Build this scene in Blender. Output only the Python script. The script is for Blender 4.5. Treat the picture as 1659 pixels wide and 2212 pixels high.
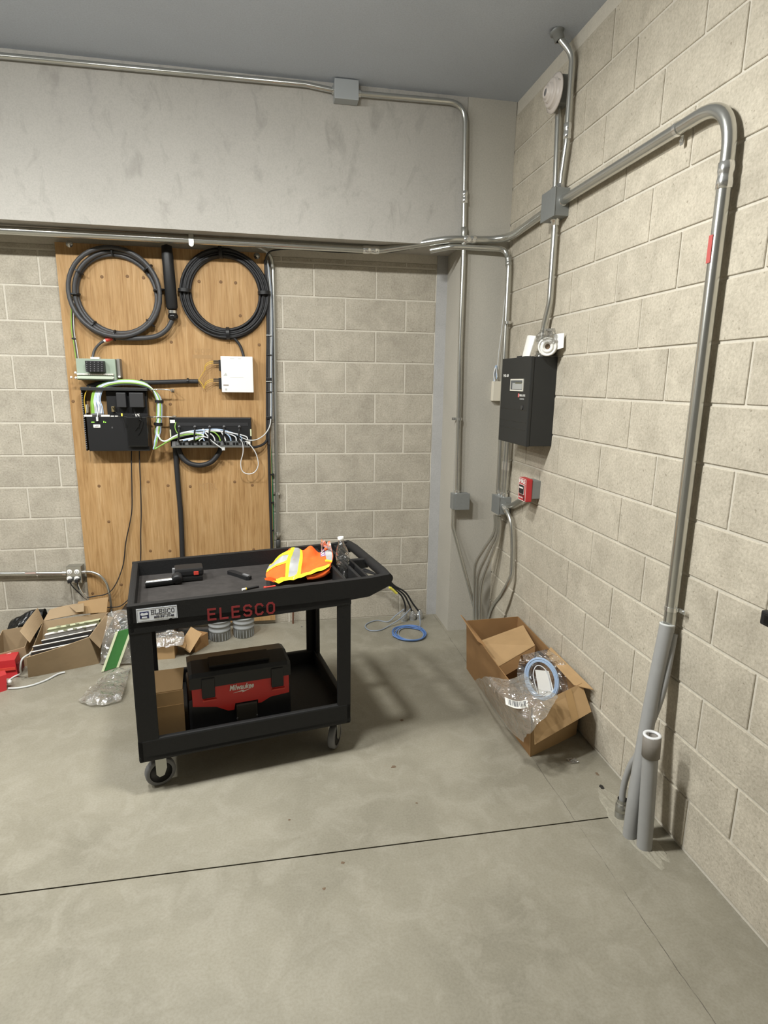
import bpy, bmesh, math, random
from mathutils import Vector, Matrix, Euler, noise

random.seed(7)
for o in list(bpy.data.objects):
    bpy.data.objects.remove(o, do_unlink=True)
scene = bpy.context.scene
COL = scene.collection

# ------------------------------------------------------------------ camera
FPX = 1277.553
CAM_LOC = Vector((-1.46024, -4.04965, 1.69236))
CAM_ROT = Euler((1.3563247, -0.0144180, -0.1807048), 'XYZ')
cam_data = bpy.data.cameras.new('camera')
cam_data.sensor_fit = 'HORIZONTAL'
cam_data.sensor_width = 36.0
cam_data.lens = FPX / 1659.0 * 36.0
cam_data.clip_start = 0.05
cam = bpy.data.objects.new('camera', cam_data)
cam.location = CAM_LOC
cam.rotation_euler = CAM_ROT
COL.objects.link(cam)
scene.camera = cam

# ------------------------------------------------------------------ world, exposure
world = bpy.data.worlds.new('world')
scene.world = world
world.use_nodes = True
world.node_tree.nodes['Background'].inputs[0].default_value = (0.5, 0.5, 0.5, 1)
world.node_tree.nodes['Background'].inputs[1].default_value = 0.0
vs = scene.view_settings
vs.view_transform = 'Standard'
vs.look = 'None'
vs.gamma = 1.0
vs.use_curve_mapping = False
vs.exposure = 1.0
LAMP_STRENGTH = 190.0

# ------------------------------------------------------------------ measuring helpers
CR = CAM_ROT.to_matrix()


def at(px, py, ax, val):
    """point of the photograph (1659 x 2212) on the real plane ax = val"""
    d = CR @ Vector(((px - 829.5) / FPX, -(py - 1106.0) / FPX, -1.0))
    i = 'xyz'.index(ax)
    return CAM_LOC + d * ((val - CAM_LOC[i]) / d[i])


def Yp(px, py, d):
    return at(px, py, 'y', -d)


def Xp(px, py, d):
    return at(px, py, 'x', -d)


def Zp(px, py, h):
    return at(px, py, 'z', h)


def V(*a):
    return Vector(a)


# ------------------------------------------------------------------ materials
def new_mat(name):
    m = bpy.data.materials.new(name)
    m.use_nodes = True
    nt = m.node_tree
    b = nt.nodes['Principled BSDF']
    return m, nt, b


def simple(name, col, rough=0.5, metal=0.0, spec=0.5, bump=0.0, bscale=60.0, var=0.0, coat=0.0):
    m, nt, b = new_mat(name)
    b.inputs['Base Color'].default_value = (*col, 1)
    b.inputs['Roughness'].default_value = rough
    b.inputs['Metallic'].default_value = metal
    b.inputs['Specular IOR Level'].default_value = spec
    if coat:
        b.inputs['Coat Weight'].default_value = coat
    if bump or var:
        n = nt.nodes.new('ShaderNodeTexNoise')
        n.inputs['Scale'].default_value = bscale
        n.inputs['Detail'].default_value = 5
        g = nt.nodes.new('ShaderNodeNewGeometry')
        nt.links.new(g.outputs['Position'], n.inputs['Vector'])
        if bump:
            bp = nt.nodes.new('ShaderNodeBump')
            bp.inputs['Strength'].default_value = bump
            bp.inputs['Distance'].default_value = 0.004
            nt.links.new(n.outputs['Fac'], bp.inputs['Height'])
            nt.links.new(bp.outputs['Normal'], b.inputs['Normal'])
        if var:
            mx = nt.nodes.new('ShaderNodeMix')
            mx.data_type = 'RGBA'
            mx.inputs[6].default_value = (*[c * (1 - var) for c in col], 1)
            mx.inputs[7].default_value = (*[min(1, c * (1 + var)) for c in col], 1)
            nt.links.new(n.outputs['Fac'], mx.inputs[0])
            nt.links.new(mx.outputs[2], b.inputs['Base Color'])
    return m


class NT:
    """tiny node-building helper"""
    def __init__(s, nt):
        s.nt = nt

    def n(s, t, **kw):
        x = s.nt.nodes.new(t)
        for k, v in kw.items():
            setattr(x, k, v)
        return x

    def l(s, a, b):
        s.nt.links.new(a, b)

    def pos(s):
        return s.n('ShaderNodeNewGeometry').outputs['Position']

    def mapping(s, vec, scale=(1, 1, 1), loc=(0, 0, 0)):
        m = s.n('ShaderNodeMapping')
        m.inputs['Scale'].default_value = scale
        m.inputs['Location'].default_value = loc
        s.l(vec, m.inputs['Vector'])
        return m.outputs[0]

    def noise(s, vec, scale, detail=4, rough=0.5, dist=0.0):
        x = s.n('ShaderNodeTexNoise')
        x.inputs['Scale'].default_value = scale
        x.inputs['Detail'].default_value = detail
        x.inputs['Roughness'].default_value = rough
        x.inputs['Distortion'].default_value = dist
        s.l(vec, x.inputs['Vector'])
        return x.outputs['Fac']

    def ramp(s, fac, stops):
        r = s.n('ShaderNodeValToRGB')
        e = r.color_ramp.elements
        while len(e) < len(stops):
            e.new(0.5)
        for i, (p, c) in enumerate(stops):
            e[i].position = p
            e[i].color = (*c, 1) if len(c) == 3 else c
        s.l(fac, r.inputs['Fac'])
        return r.outputs['Color']

    def mix(s, fac, a, b, blend='MIX'):
        m = s.n('ShaderNodeMix', data_type='RGBA', blend_type=blend)
        for i, v in ((0, fac), (6, a), (7, b)):
            if isinstance(v, (int, float)):
                m.inputs[i].default_value = v
            elif isinstance(v, tuple):
                m.inputs[i].default_value = (*v, 1)
            else:
                s.l(v, m.inputs[i])
        return m.outputs[2]

    def math(s, op, a, b=0.0):
        m = s.n('ShaderNodeMath', operation=op)
        for i, v in ((0, a), (1, b)):
            if isinstance(v, (int, float)):
                m.inputs[i].default_value = v
            else:
                s.l(v, m.inputs[i])
        return m.outputs[0]

    def bump(s, h, strength, dist=0.003):
        b = s.n('ShaderNodeBump')
        b.inputs['Strength'].default_value = strength
        b.inputs['Distance'].default_value = dist
        s.l(h, b.inputs['Height'])
        return b.outputs['Normal']


def mat_cmu(name, base):
    m, nt, b = new_mat(name)
    k = NT(nt)
    p = k.pos()
    info = k.n('ShaderNodeObjectInfo')
    big = k.noise(p, 8.0, 7, 0.68, 0.5)
    fine = k.noise(p, 95.0, 3, 0.6)
    pits = k.noise(p, 70.0, 2, 0.5)
    c2 = k.n('ShaderNodeMix', data_type='RGBA', blend_type='MULTIPLY')
    c2.inputs[0].default_value = 1.0
    cc = k.mix(info.outputs['Random'], tuple(v * 0.95 for v in base), tuple(min(1, v * 1.04) for v in base))
    k.l(cc, c2.inputs[6])
    k.l(k.ramp(big, [(0.33, (0.78, 0.775, 0.765)), (0.66, (1.0, 1.0, 1.0))]), c2.inputs[7])
    c3 = k.mix(1.0, c2.outputs[2], k.ramp(fine, [(0.30, (0.80, 0.79, 0.77)), (0.62, (1.0, 1.0, 1.0))]), 'MULTIPLY')
    c4 = k.mix(1.0, c3, k.ramp(pits, [(0.25, (0.66, 0.64, 0.61)), (0.34, (1.0, 1.0, 1.0))]), 'MULTIPLY')
    k.l(c4, b.inputs['Base Color'])
    b.inputs['Roughness'].default_value = 0.92
    b.inputs['Specular IOR Level'].default_value = 0.15
    h = k.math('ADD', fine, k.math('MULTIPLY', pits, 1.2))
    k.l(k.bump(h, 0.35, 0.004), b.inputs['Normal'])
    return m


def mat_plain_concrete(name, base, lo=0.80, scale=2.2, bump=0.15, stain=None):
    m, nt, b = new_mat(name)
    k = NT(nt)
    p = k.pos()
    big = k.noise(p, scale, 6, 0.6, 0.4)
    fine = k.noise(p, 130.0, 3, 0.6)
    c = k.mix(big, tuple(v * lo for v in base), tuple(min(1, v * (2 - lo)) for v in base))
    c = k.mix(1.0, c, k.ramp(fine, [(0.3, (0.90, 0.90, 0.90)), (0.6, (1.0, 1.0, 1.0))]), 'MULTIPLY')
    if stain:
        st = k.noise(k.mapping(p, (3.0, 3.0, 1.6)), 3.2, 6, 0.65, 0.6)
        c = k.mix(k.ramp(st, [(0.54, (0, 0, 0)), (0.70, (0.6, 0.6, 0.6))]), c, stain)
    k.l(c, b.inputs['Base Color'])
    b.inputs['Roughness'].default_value = 0.85
    b.inputs['Specular IOR Level'].default_value = 0.2
    k.l(k.bump(fine, bump, 0.003), b.inputs['Normal'])
    return m


def mat_floor():
    m, nt, b = new_mat('floor_concrete')
    k = NT(nt)
    p = k.pos()
    big = k.noise(p, 1.6, 7, 0.62, 0.5)
    mid = k.noise(p, 8.0, 7, 0.66, 0.9)
    fine = k.noise(p, 120.0, 3, 0.6)
    c = k.ramp(big, [(0.30, (0.220, 0.203, 0.158)), (0.52, (0.268, 0.248, 0.195)), (0.72, (0.315, 0.292, 0.232))])
    c = k.mix(k.ramp(mid, [(0.46, (0.0, 0.0, 0.0)), (0.62, (0.40, 0.40, 0.40))]), c, (0.35, 0.326, 0.268))
    c = k.mix(1.0, c, k.ramp(fine, [(0.3, (0.88, 0.87, 0.85)), (0.6, (1.0, 1.0, 1.0))]), 'MULTIPLY')
    # hairline crack running parallel to the right wall
    sep = k.n('ShaderNodeSeparateXYZ')
    k.l(p, sep.inputs[0])
    wob = k.noise(k.mapping(p, (0.0, 7.0, 0.0)), 1.0, 6, 0.6)
    dx = k.math('ABSOLUTE', k.math('ADD', sep.outputs['X'], k.math('ADD', k.math('MULTIPLY', wob, 0.02), 0.309)))
    near = k.math('LESS_THAN', dx, 0.0014)
    amt = k.math('MULTIPLY', near, k.ramp(k.noise(p, 14.0, 2), [(0.35, (0.15, 0.15, 0.15)), (0.6, (0.8, 0.8, 0.8))]))
    c = k.mix(amt, c, (0.07, 0.06, 0.05))
    k.l(c, b.inputs['Base Color'])
    k.l(k.ramp(mid, [(0.3, (0.45, 0.45, 0.45)), (0.7, (0.65, 0.65, 0.65))]), b.inputs['Roughness'])
    b.inputs['Specular IOR Level'].default_value = 0.35
    k.l(k.bump(fine, 0.12, 0.002), b.inputs['Normal'])
    return m


def mat_plywood():
    m, nt, b = new_mat('plywood')
    k = NT(nt)
    p = k.pos()
    grain = k.noise(k.mapping(p, (16.0, 16.0, 1.1)), 2.0, 7, 0.62, 1.3)
    fine = k.noise(k.mapping(p, (90.0, 90.0, 3.0)), 2.0, 4, 0.6, 0.3)
    blot = k.noise(p, 2.1, 4, 0.5, 0.5)
    c = k.ramp(grain, [(0.25, (0.345, 0.19, 0.075)), (0.48, (0.475, 0.29, 0.128)), (0.75, (0.57, 0.375, 0.19))])
    c = k.mix(1.0, c, k.ramp(fine, [(0.30, (0.78, 0.74, 0.68)), (0.55, (1, 1, 1))]), 'MULTIPLY')
    c = k.mix(1.0, c, k.ramp(blot, [(0.3, (0.84, 0.82, 0.78)), (0.65, (1, 1, 1))]), 'MULTIPLY')
    k.l(c, b.inputs['Base Color'])
    b.inputs['Roughness'].default_value = 0.6
    b.inputs['Specular IOR Level'].default_value = 0.3
    k.l(k.bump(fine, 0.12, 0.002), b.inputs['Normal'])
    return m


def mat_metal(name, col, rough=0.32):
    m, nt, b = new_mat(name)
    k = NT(nt)
    p = k.pos()
    n = k.noise(p, 14.0, 3, 0.5)
    k.l(k.mix(n, tuple(v * 0.93 for v in col), tuple(min(1, v * 1.05) for v in col)), b.inputs['Base Color'])
    b.inputs['Metallic'].default_value = 0.9
    b.inputs['Roughness'].default_value = rough
    return m


def mat_film(name, tint=(0.95, 0.95, 0.93), gloss=0.28, haze=0.10):
    """clear plastic film: mostly see-through, glossy creases, a little milky"""
    m = bpy.data.materials.new(name)
    m.use_nodes = True
    nt = m.node_tree
    nt.nodes.clear()
    k = NT(nt)
    out = k.n('ShaderNodeOutputMaterial')
    tr = k.n('ShaderNodeBsdfTransparent')
    tr.inputs[0].default_value = (*tint, 1)
    gl = k.n('ShaderNodeBsdfGlossy')
    gl.inputs['Roughness'].default_value = 0.10
    gl.inputs['Color'].default_value = (0.95, 0.95, 0.95, 1)
    df = k.n('ShaderNodeBsdfDiffuse')
    df.inputs[0].default_value = (0.75, 0.74, 0.70, 1)
    p = k.pos()
    h = k.noise(p, 15.0, 3, 0.5, 1.6)
    nrm = k.bump(h, 1.0, 0.030)
    k.l(nrm, gl.inputs['Normal'])
    fr = k.n('ShaderNodeFresnel')
    fr.inputs['IOR'].default_value = 1.5
    k.l(nrm, fr.inputs['Normal'])
    fac = k.math('MINIMUM', k.math('ADD', k.math('MULTIPLY', fr.outputs[0], 1.3), gloss), 0.9)
    a = k.n('ShaderNodeMixShader')
    a.inputs[0].default_value = haze
    k.l(tr.outputs[0], a.inputs[1])
    k.l(df.outputs[0], a.inputs[2])
    c = k.n('ShaderNodeMixShader')
    k.l(fac, c.inputs[0])
    k.l(a.outputs[0], c.inputs[1])
    k.l(gl.outputs[0], c.inputs[2])
    k.l(c.outputs[0], out.inputs[0])
    return m


def mat_emit(name, col, strength):
    m, nt, b = new_mat(name)
    b.inputs['Base Color'].default_value = (*col, 1)
    b.inputs['Emission Color'].default_value = (*col, 1)
    b.inputs['Emission Strength'].default_value = strength
    return m


M = {}
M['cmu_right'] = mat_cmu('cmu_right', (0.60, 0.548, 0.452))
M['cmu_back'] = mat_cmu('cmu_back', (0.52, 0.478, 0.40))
M['mortar'] = mat_plain_concrete('mortar', (0.61, 0.57, 0.49), 0.85, 6.0)
M['mortar_grey'] = mat_plain_concrete('mortar_grey', (0.46, 0.455, 0.45), 0.85, 6.0)
M['beam'] = mat_plain_concrete('beam_concrete', (0.46, 0.44, 0.405), 0.84, 1.3, 0.15, (0.30, 0.285, 0.26))
M['column'] = mat_plain_concrete('column_concrete', (0.48, 0.455, 0.40), 0.88, 1.8)
M['ceiling'] = mat_plain_concrete('ceiling_concrete', (0.51, 0.55, 0.62), 0.88, 0.9)
M['floor'] = mat_floor()
M['joint'] = simple('joint_filler', (0.05, 0.045, 0.04), 0.9)
M['plywood'] = mat_plywood()
M['ply_edge'] = simple('plywood_edge', (0.30, 0.17, 0.08), 0.8, var=0.2)
M['wall_far'] = mat_plain_concrete('far_wall_paint', (0.26, 0.245, 0.215), 0.9, 1.5)
M['emt'] = mat_metal('galvanised_steel', (0.60, 0.60, 0.565), 0.24)
M['emt_dull'] = mat_metal('dull_galvanised_steel', (0.46, 0.46, 0.43), 0.36)
M['chrome'] = mat_metal('bright_metal', (0.80, 0.80, 0.78), 0.18)
M['box_steel'] = simple('painted_grey_box', (0.245, 0.255, 0.25), 0.5, 0.3, var=0.08)
M['pvc'] = simple('grey_pvc', (0.33, 0.33, 0.325), 0.55, var=0.08, bscale=25, bump=0.1)
M['pvc_brown'] = simple('brown_grey_coupling', (0.21, 0.19, 0.165), 0.6, var=0.1)
M['black'] = simple('black_plastic', (0.016, 0.016, 0.017), 0.42, spec=0.4)
M['black_gloss'] = simple('black_gloss_plastic', (0.012, 0.012, 0.012), 0.2)
M['black_paint'] = simple('black_painted_steel', (0.020, 0.021, 0.021), 0.5, bump=0.05, bscale=200)
M['cable'] = simple('black_cable_jacket', (0.018, 0.018, 0.020), 0.58)
M['cable_grey'] = simple('dark_grey_cable_jacket', (0.055, 0.055, 0.058), 0.45)
M['rubber'] = simple('grey_rubber', (0.16, 0.16, 0.165), 0.6)
M['dark_steel'] = simple('dark_steel', (0.07, 0.07, 0.068), 0.6, 0.4)
M['tray'] = simple('worn_black_plastic', (0.042, 0.038, 0.036), 0.75, spec=0.25, bump=0.2, bscale=28, var=0.45)
M['cart'] = simple('black_structural_foam', (0.014, 0.014, 0.0145), 0.6, spec=0.3, bump=0.25, bscale=180, var=0.15)
M['white'] = simple('white_plastic', (0.80, 0.79, 0.76), 0.45)
M['cream_white'] = simple('cream_white_plastic', (0.62, 0.56, 0.51), 0.4)
M['white_paint'] = simple('white_enamel', (0.86, 0.855, 0.83), 0.4)
M['cream'] = simple('cream_plastic', (0.72, 0.67, 0.56), 0.5)
M['cord_white'] = simple('white_cord', (0.78, 0.79, 0.80), 0.45)
M['cord_blue'] = simple('pale_blue_cord', (0.42, 0.55, 0.74), 0.45)
M['cord_green'] = simple('green_cord', (0.26, 0.48, 0.07), 0.45)
M['cord_grey'] = simple('pale_grey_cord', (0.60, 0.61, 0.60), 0.45)
M['blue_cable'] = simple('blue_cable', (0.10, 0.20, 0.46), 0.45)
M['steel_blue'] = simple('grey_blue_cable', (0.26, 0.30, 0.36), 0.5)
M['yellow'] = simple('yellow_cord', (0.75, 0.50, 0.05), 0.45)
M['yellow_tape'] = simple('yellow_tape', (0.80, 0.72, 0.12), 0.5)
M['green_wire'] = simple('green_wire', (0.02, 0.22, 0.08), 0.45)
M['red'] = simple('red_plastic', (0.56, 0.022, 0.018), 0.38)
M['red_tape'] = simple('red_tape', (0.62, 0.06, 0.04), 0.5)
M['red_paint'] = simple('red_stencil_paint', (0.27, 0.026, 0.028), 0.75, var=0.3, bscale=90)
M['fire_red'] = simple('fire_red', (0.50, 0.03, 0.035), 0.38)
M['cardboard'] = simple('cardboard', (0.42, 0.27, 0.13), 0.8, var=0.10, bscale=14)
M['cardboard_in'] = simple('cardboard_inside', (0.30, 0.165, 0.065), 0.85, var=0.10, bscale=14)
M['cardboard_tan'] = simple('dusty_cardboard', (0.38, 0.275, 0.165), 0.85, var=0.14, bscale=10)
M['tape'] = simple('packing_tape', (0.40, 0.25, 0.11), 0.25)
M['paper'] = simple('white_paper', (0.82, 0.81, 0.77), 0.7)
M['paper_green'] = simple('pale_green_paper', (0.62, 0.66, 0.44), 0.6)
M['navy'] = simple('navy_ink', (0.02, 0.025, 0.10), 0.6)
M['ink'] = simple('black_ink', (0.03, 0.03, 0.05), 0.6)
M['sticker'] = simple('white_sticker', (0.86, 0.90, 0.96), 0.4)
M['orange'] = simple('orange_mesh_fabric', (0.90, 0.13, 0.012), 0.8, bump=0.35, bscale=260)
M['hi_yellow'] = simple('lime_yellow_trim', (0.85, 0.80, 0.02), 0.75)
M['silver'] = simple('silver_reflective_tape', (0.36, 0.36, 0.36), 0.45)
M['sage'] = simple('grey_green_enamel', (0.33, 0.40, 0.32), 0.5)
M['screw'] = simple('countersunk_screw', (0.19, 0.10, 0.04), 0.7)
M['rust'] = simple('rusty_steel', (0.14, 0.06, 0.03), 0.8, var=0.3)
M['film'] = mat_film('clear_film', (0.95, 0.95, 0.93), 0.17, 0.17)
M['film_white'] = mat_film('milky_film', (0.96, 0.96, 0.95), 0.30, 0.25)
M['bottle'] = mat_film('clear_bottle', (0.97, 0.97, 0.97), 0.05, 0.02)
M['green_board'] = simple('green_board', (0.07, 0.27, 0.07), 0.5, var=0.1)
M['led_green'] = mat_emit('green_indicator', (0.30, 0.75, 0.08), 0.25)
M['lcd'] = simple('pale_display', (0.42, 0.43, 0.42), 0.25)
M['beige_trim'] = simple('beige_window_trim', (0.70, 0.68, 0.60), 0.5)
M['debris'] = simple('concrete_crumbs', (0.42, 0.38, 0.30), 0.9, bump=0.4, bscale=90, var=0.2)
M['dark_hole'] = simple('dark_hole', (0.02, 0.018, 0.015), 0.9)
M['brown_dirt'] = simple('brown_dirt', (0.16, 0.11, 0.07), 0.9)
M['grey_tube'] = simple('grey_tube_plastic', (0.30, 0.31, 0.31), 0.55, var=0.1)
M['lamp'] = mat_emit('lamp_diffuser', (0.985, 0.99, 0.955), LAMP_STRENGTH)
M['lamp_body'] = simple('white_lamp_housing', (0.75, 0.75, 0.73), 0.4)


# ------------------------------------------------------------------ mesh helpers
class MB:
    def __init__(s):
        s.v, s.f, s.sm = [], [], []

    def add(s, vs_, fs, smooth=False):
        o = len(s.v)
        s.v += [Vector(x) for x in vs_]
        s.f += [tuple(o + i for i in f) for f in fs]
        s.sm += [smooth] * len(fs)
        return s

    def box(s, a, b, fr=None):
        (x0, y0, z0), (x1, y1, z1) = a, b
        x0, x1 = min(x0, x1), max(x0, x1)
        y0, y1 = min(y0, y1), max(y0, y1)
        z0, z1 = min(z0, z1), max(z0, z1)
        c = [V(x0, y0, z0), V(x1, y0, z0), V(x1, y1, z0), V(x0, y1, z0), V(x0, y0, z1), V(x1, y0, z1), V(x1, y1, z1), V(x0, y1, z1)]
        if fr:
            c = [fr(p) for p in c]
        return s.add(c, [(0, 3, 2, 1), (4, 5, 6, 7), (0, 1, 5, 4), (1, 2, 6, 5), (2, 3, 7, 6), (3, 0, 4, 7)])

    def bbox(s, a, b, r=0.004, fr=None):
        """box with chamfered edges"""
        lo = [min(a[i], b[i]) for i in range(3)]
        hi = [max(a[i], b[i]) for i in range(3)]
        r = min(r, *[(hi[i] - lo[i]) * 0.45 for i in range(3)])
        bm = bmesh.new()
        bmesh.ops.create_cube(bm, size=1.0)
        for v in bm.verts:
            v.co = Vector([(lo[i] + hi[i]) / 2 + v.co[i] * (hi[i] - lo[i]) for i in range(3)])
        bmesh.ops.bevel(bm, geom=bm.edges[:], offset=r, segments=2, profile=0.6, affect='EDGES')
        bm.verts.index_update()
        vs_ = [fr(v.co) if fr else v.co.copy() for v in bm.verts]
        s.add(vs_, [tuple(v.index for v in f.verts) for f in bm.faces], False)
        bm.free()
        return s

    def prism(s, poly, vec):
        """polygon (list of points) extruded along vec"""
        n = len(poly)
        poly = [Vector(p) for p in poly]
        vec = Vector(vec)
        s.add(poly + [p + vec for p in poly],
              [tuple(range(n))[::-1], tuple(range(n, 2 * n))] + [(i, (i + 1) % n, n + (i + 1) % n, n + i) for i in range(n)])
        return s

    def plate(s, quad, th):
        """thin plate from 4+ points with thickness along its normal"""
        q = [Vector(p) for p in quad]
        n = (q[1] - q[0]).cross(q[2] - q[0]).normalized()
        return s.prism([p - n * th / 2 for p in q], n * th)

    def tube(s, path, r, n=10, caps=True, flat=None):
        path = [Vector(p) for p in path]
        m = len(path)
        rs = r if isinstance(r, (list, tuple)) else [r] * m
        t0 = (path[1] - path[0]).normalized()
        ref = Vector((0, 0, 1)) if abs(t0.z) < 0.9 else Vector((1, 0, 0))
        u = t0.cross(ref).normalized()
        rings = []
        for i in range(m):
            a = path[max(0, i - 1)]
            b = path[min(m - 1, i + 1)]
            t = (b - a)
            t = t.normalized() if t.length > 1e-9 else t0
            u = (u - t * u.dot(t))
            u = u.normalized() if u.length > 1e-9 else t.orthogonal().normalized()
            w = t.cross(u)
            rings.append([path[i] + (u * math.cos(2 * math.pi * j / n) + w * math.sin(2 * math.pi * j / n)) * rs[i] for j in range(n)])
        o = [p for r_ in rings for p in r_]
        fs = [(i * n + j, i * n + (j + 1) % n, (i + 1) * n + (j + 1) % n, (i + 1) * n + j) for i in range(m - 1) for j in range(n)]
        s.add(o, fs, True)
        if caps:
            s.add(rings[0], [tuple(range(n))[::-1]])
            s.add(rings[-1], [tuple(range(n))])
        return s

    def cyl(s, a, b, r, n=16, caps=True):
        return s.tube([a, b], r, n, caps)

    def lathe(s, c, axis, prof, n=28):
        """prof = [(radius, distance along axis)]"""
        c = Vector(c)
        axis = Vector(axis).normalized()
        u = axis.orthogonal().normalized()
        w = axis.cross(u)
        vs_ = []
        for r, h in prof:
            for j in range(n):
                a = 2 * math.pi * j / n
                vs_.append(c + axis * h + (u * math.cos(a) + w * math.sin(a)) * r)
        fs = [(i * n + j, i * n + (j + 1) % n, (i + 1) * n + (j + 1) % n, (i + 1) * n + j) for i in range(len(prof) - 1) for j in range(n)]
        return s.add(vs_, fs, True)

    def grid(s, rows, smooth=True):
        h, w = len(rows), len(rows[0])
        return s.add([p for r in rows for p in r],
                     [(i * w + j, i * w + j + 1, (i + 1) * w + j + 1, (i + 1) * w + j) for i in range(h - 1) for j in range(w - 1)], smooth)

    def ball(s, c, r, n=10, sq=(1, 1, 1)):
        c = Vector(c)
        vs_, fs = [], []
        for i in range(n + 1):
            th = math.pi * i / n
            for j in range(2 * n):
                ph = math.pi * j / n
                vs_.append(c + Vector((r * math.sin(th) * math.cos(ph) * sq[0], r * math.sin(th) * math.sin(ph) * sq[1], r * math.cos(th) * sq[2])))
        fs = [(i * 2 * n + j, i * 2 * n + (j + 1) % (2 * n), (i + 1) * 2 * n + (j + 1) % (2 * n), (i + 1) * 2 * n + j) for i in range(n) for j in range(2 * n)]
        return s.add(vs_, fs, True)


ORG = {}


def link_mesh(mb, name, mat, org):
    me = bpy.data.meshes.new(name)
    me.from_pydata([tuple(p - org) for p in mb.v], [], mb.f)
    for i, p in enumerate(me.polygons):
        p.use_smooth = mb.sm[i]
    me.materials.append(mat)
    bm = bmesh.new()
    bm.from_mesh(me)
    bmesh.ops.recalc_face_normals(bm, faces=bm.faces[:])
    bm.to_mesh(me)
    bm.free()
    o = bpy.data.objects.new(name, me)
    COL.objects.link(o)
    return o


def tag(o, label, cat, group=None, kind=None):
    if label:
        o['label'] = label
    if cat:
        o['category'] = cat
    if group:
        o['group'] = group
    if kind:
        o['kind'] = kind
    return o


def thing(name, label, cat, loc, group=None):
    o = bpy.data.objects.new(name, None)
    o.empty_display_size = 0.05
    COL.objects.link(o)
    o.location = loc
    ORG[o] = Vector(loc)
    return tag(o, label, cat, group)


def part(mb, name, mat, parent, label=None):
    org = ORG[parent]
    o = link_mesh(mb, name, M[mat] if isinstance(mat, str) else mat, org)
    o.parent = parent
    ORG[o] = org
    if label:
        o['label'] = label
    return o


def solo(mb, name, mat, label, cat, group=None, kind=None):
    lo = Vector([min(p[i] for p in mb.v) for i in range(3)])
    hi = Vector([max(p[i] for p in mb.v) for i in range(3)])
    org = Vector(((lo.x + hi.x) / 2, (lo.y + hi.y) / 2, lo.z))
    o = link_mesh(mb, name, M[mat] if isinstance(mat, str) else mat, org)
    o.location = org
    ORG[o] = org
    return tag(o, label, cat, group, kind)


def struct(mb, name, mat):
    o = link_mesh(mb, name, M[mat], Vector((0, 0, 0)))
    ORG[o] = Vector((0, 0, 0))
    o['kind'] = 'structure'
    return o


def fil(pts, r, seg=7):
    """polyline with rounded corners; r may be a list for the inner points"""
    pts = [Vector(p) for p in pts]
    out = [pts[0]]
    for i in range(1, len(pts) - 1):
        rr = r[i - 1] if isinstance(r, (list, tuple)) else r
        a = (pts[i - 1] - pts[i])
        b = (pts[i + 1] - pts[i])
        la, lb = a.length, b.length
        a.normalize()
        b.normalize()
        ang = a.angle(b)
        if ang > math.pi - 0.02 or rr <= 0:
            out.append(pts[i])
            continue
        d = min(rr / math.tan(ang / 2), la * 0.48, lb * 0.48)
        p, q = pts[i] + a * d, pts[i] + b * d
        for k in range(seg + 1):
            t = k / seg
            out.append(p * (1 - t) ** 2 + pts[i] * 2 * t * (1 - t) + q * t * t)
    out.append(pts[-1])
    return out


def cr(pts, n=6, closed=False):
    """Catmull-Rom through pts"""
    pts = [Vector(p) for p in pts]
    m = len(pts)
    out = []
    rng = range(m) if closed else range(m - 1)
    for i in rng:
        if closed:
            p0, p1, p2, p3 = pts[(i - 1) % m], pts[i], pts[(i + 1) % m], pts[(i + 2) % m]
        else:
            p0, p1, p2, p3 = pts[max(0, i - 1)], pts[i], pts[i + 1], pts[min(m - 1, i + 2)]
        for k in range(n):
            t = k / n
            out.append(0.5 * ((2 * p1) + (p2 - p0) * t + (2 * p0 - 5 * p1 + 4 * p2 - p3) * t * t + (3 * p1 - p0 - 3 * p2 + p3) * t ** 3))
    out.append(pts[0] if closed else pts[-1])
    return out


def text_mb(body, size, o, u, w, shear=0.0, bold=0.0, depth=0.0006, width=None, height=None):
    """lettering as geometry, standing on the plane (o, u, w)"""
    cu = bpy.data.curves.new('tmp_text', 'FONT')
    cu.body = body
    cu.size = size
    cu.shear = shear
    cu.offset = bold
    cu.extrude = depth
    cu.resolution_u = 3
    ob = bpy.data.objects.new('tmp_text', cu)
    COL.objects.link(ob)
    dg = bpy.context.evaluated_depsgraph_get()
    me = bpy.data.meshes.new_from_object(ob.evaluated_get(dg))
    u, w = Vector(u).normalized(), Vector(w).normalized()
    n = u.cross(w)
    xs = [v.co.x for v in me.vertices]
    ys = [v.co.y for v in me.vertices]
    x0, x1, y0, y1 = min(xs), max(xs), min(ys), max(ys)
    kx = width / (x1 - x0) if width else 1.0
    ky = height / (y1 - y0) if height else kx
    mb = MB()
    mb.add([Vector(o) + u * ((v.co.x - x0) * kx) + w * ((v.co.y - y0) * ky) + n * (v.co.z + depth) for v in me.vertices], [tuple(p.vertices) for p in me.polygons])
    bpy.data.objects.remove(ob, do_unlink=True)
    bpy.data.meshes.remove(me)
    bpy.data.curves.remove(cu)
    return mb


# ------------------------------------------------------------------ room constants
CEIL = 3.33
BEAM_Y = -0.314
SOFF = 2.52
BL = 0.2032
JT = 0.0104
XMIN, YMIN = -6.2, -7.0

# ------------------------------------------------------------------ floor
f = MB().box((XMIN, YMIN, -0.20), (0.25, 0.25, -0.012))
floor = struct(f, 'floor', 'joint')
JY = -2.188
part(MB().box((XMIN, JY + 0.003, -0.012), (0.008, 0.25, 0.0)), 'slab', 'floor', floor)
part(MB().box((XMIN, YMIN, -0.012), (0.008, JY - 0.003, 0.0)), 'slab', 'floor', floor)

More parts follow.
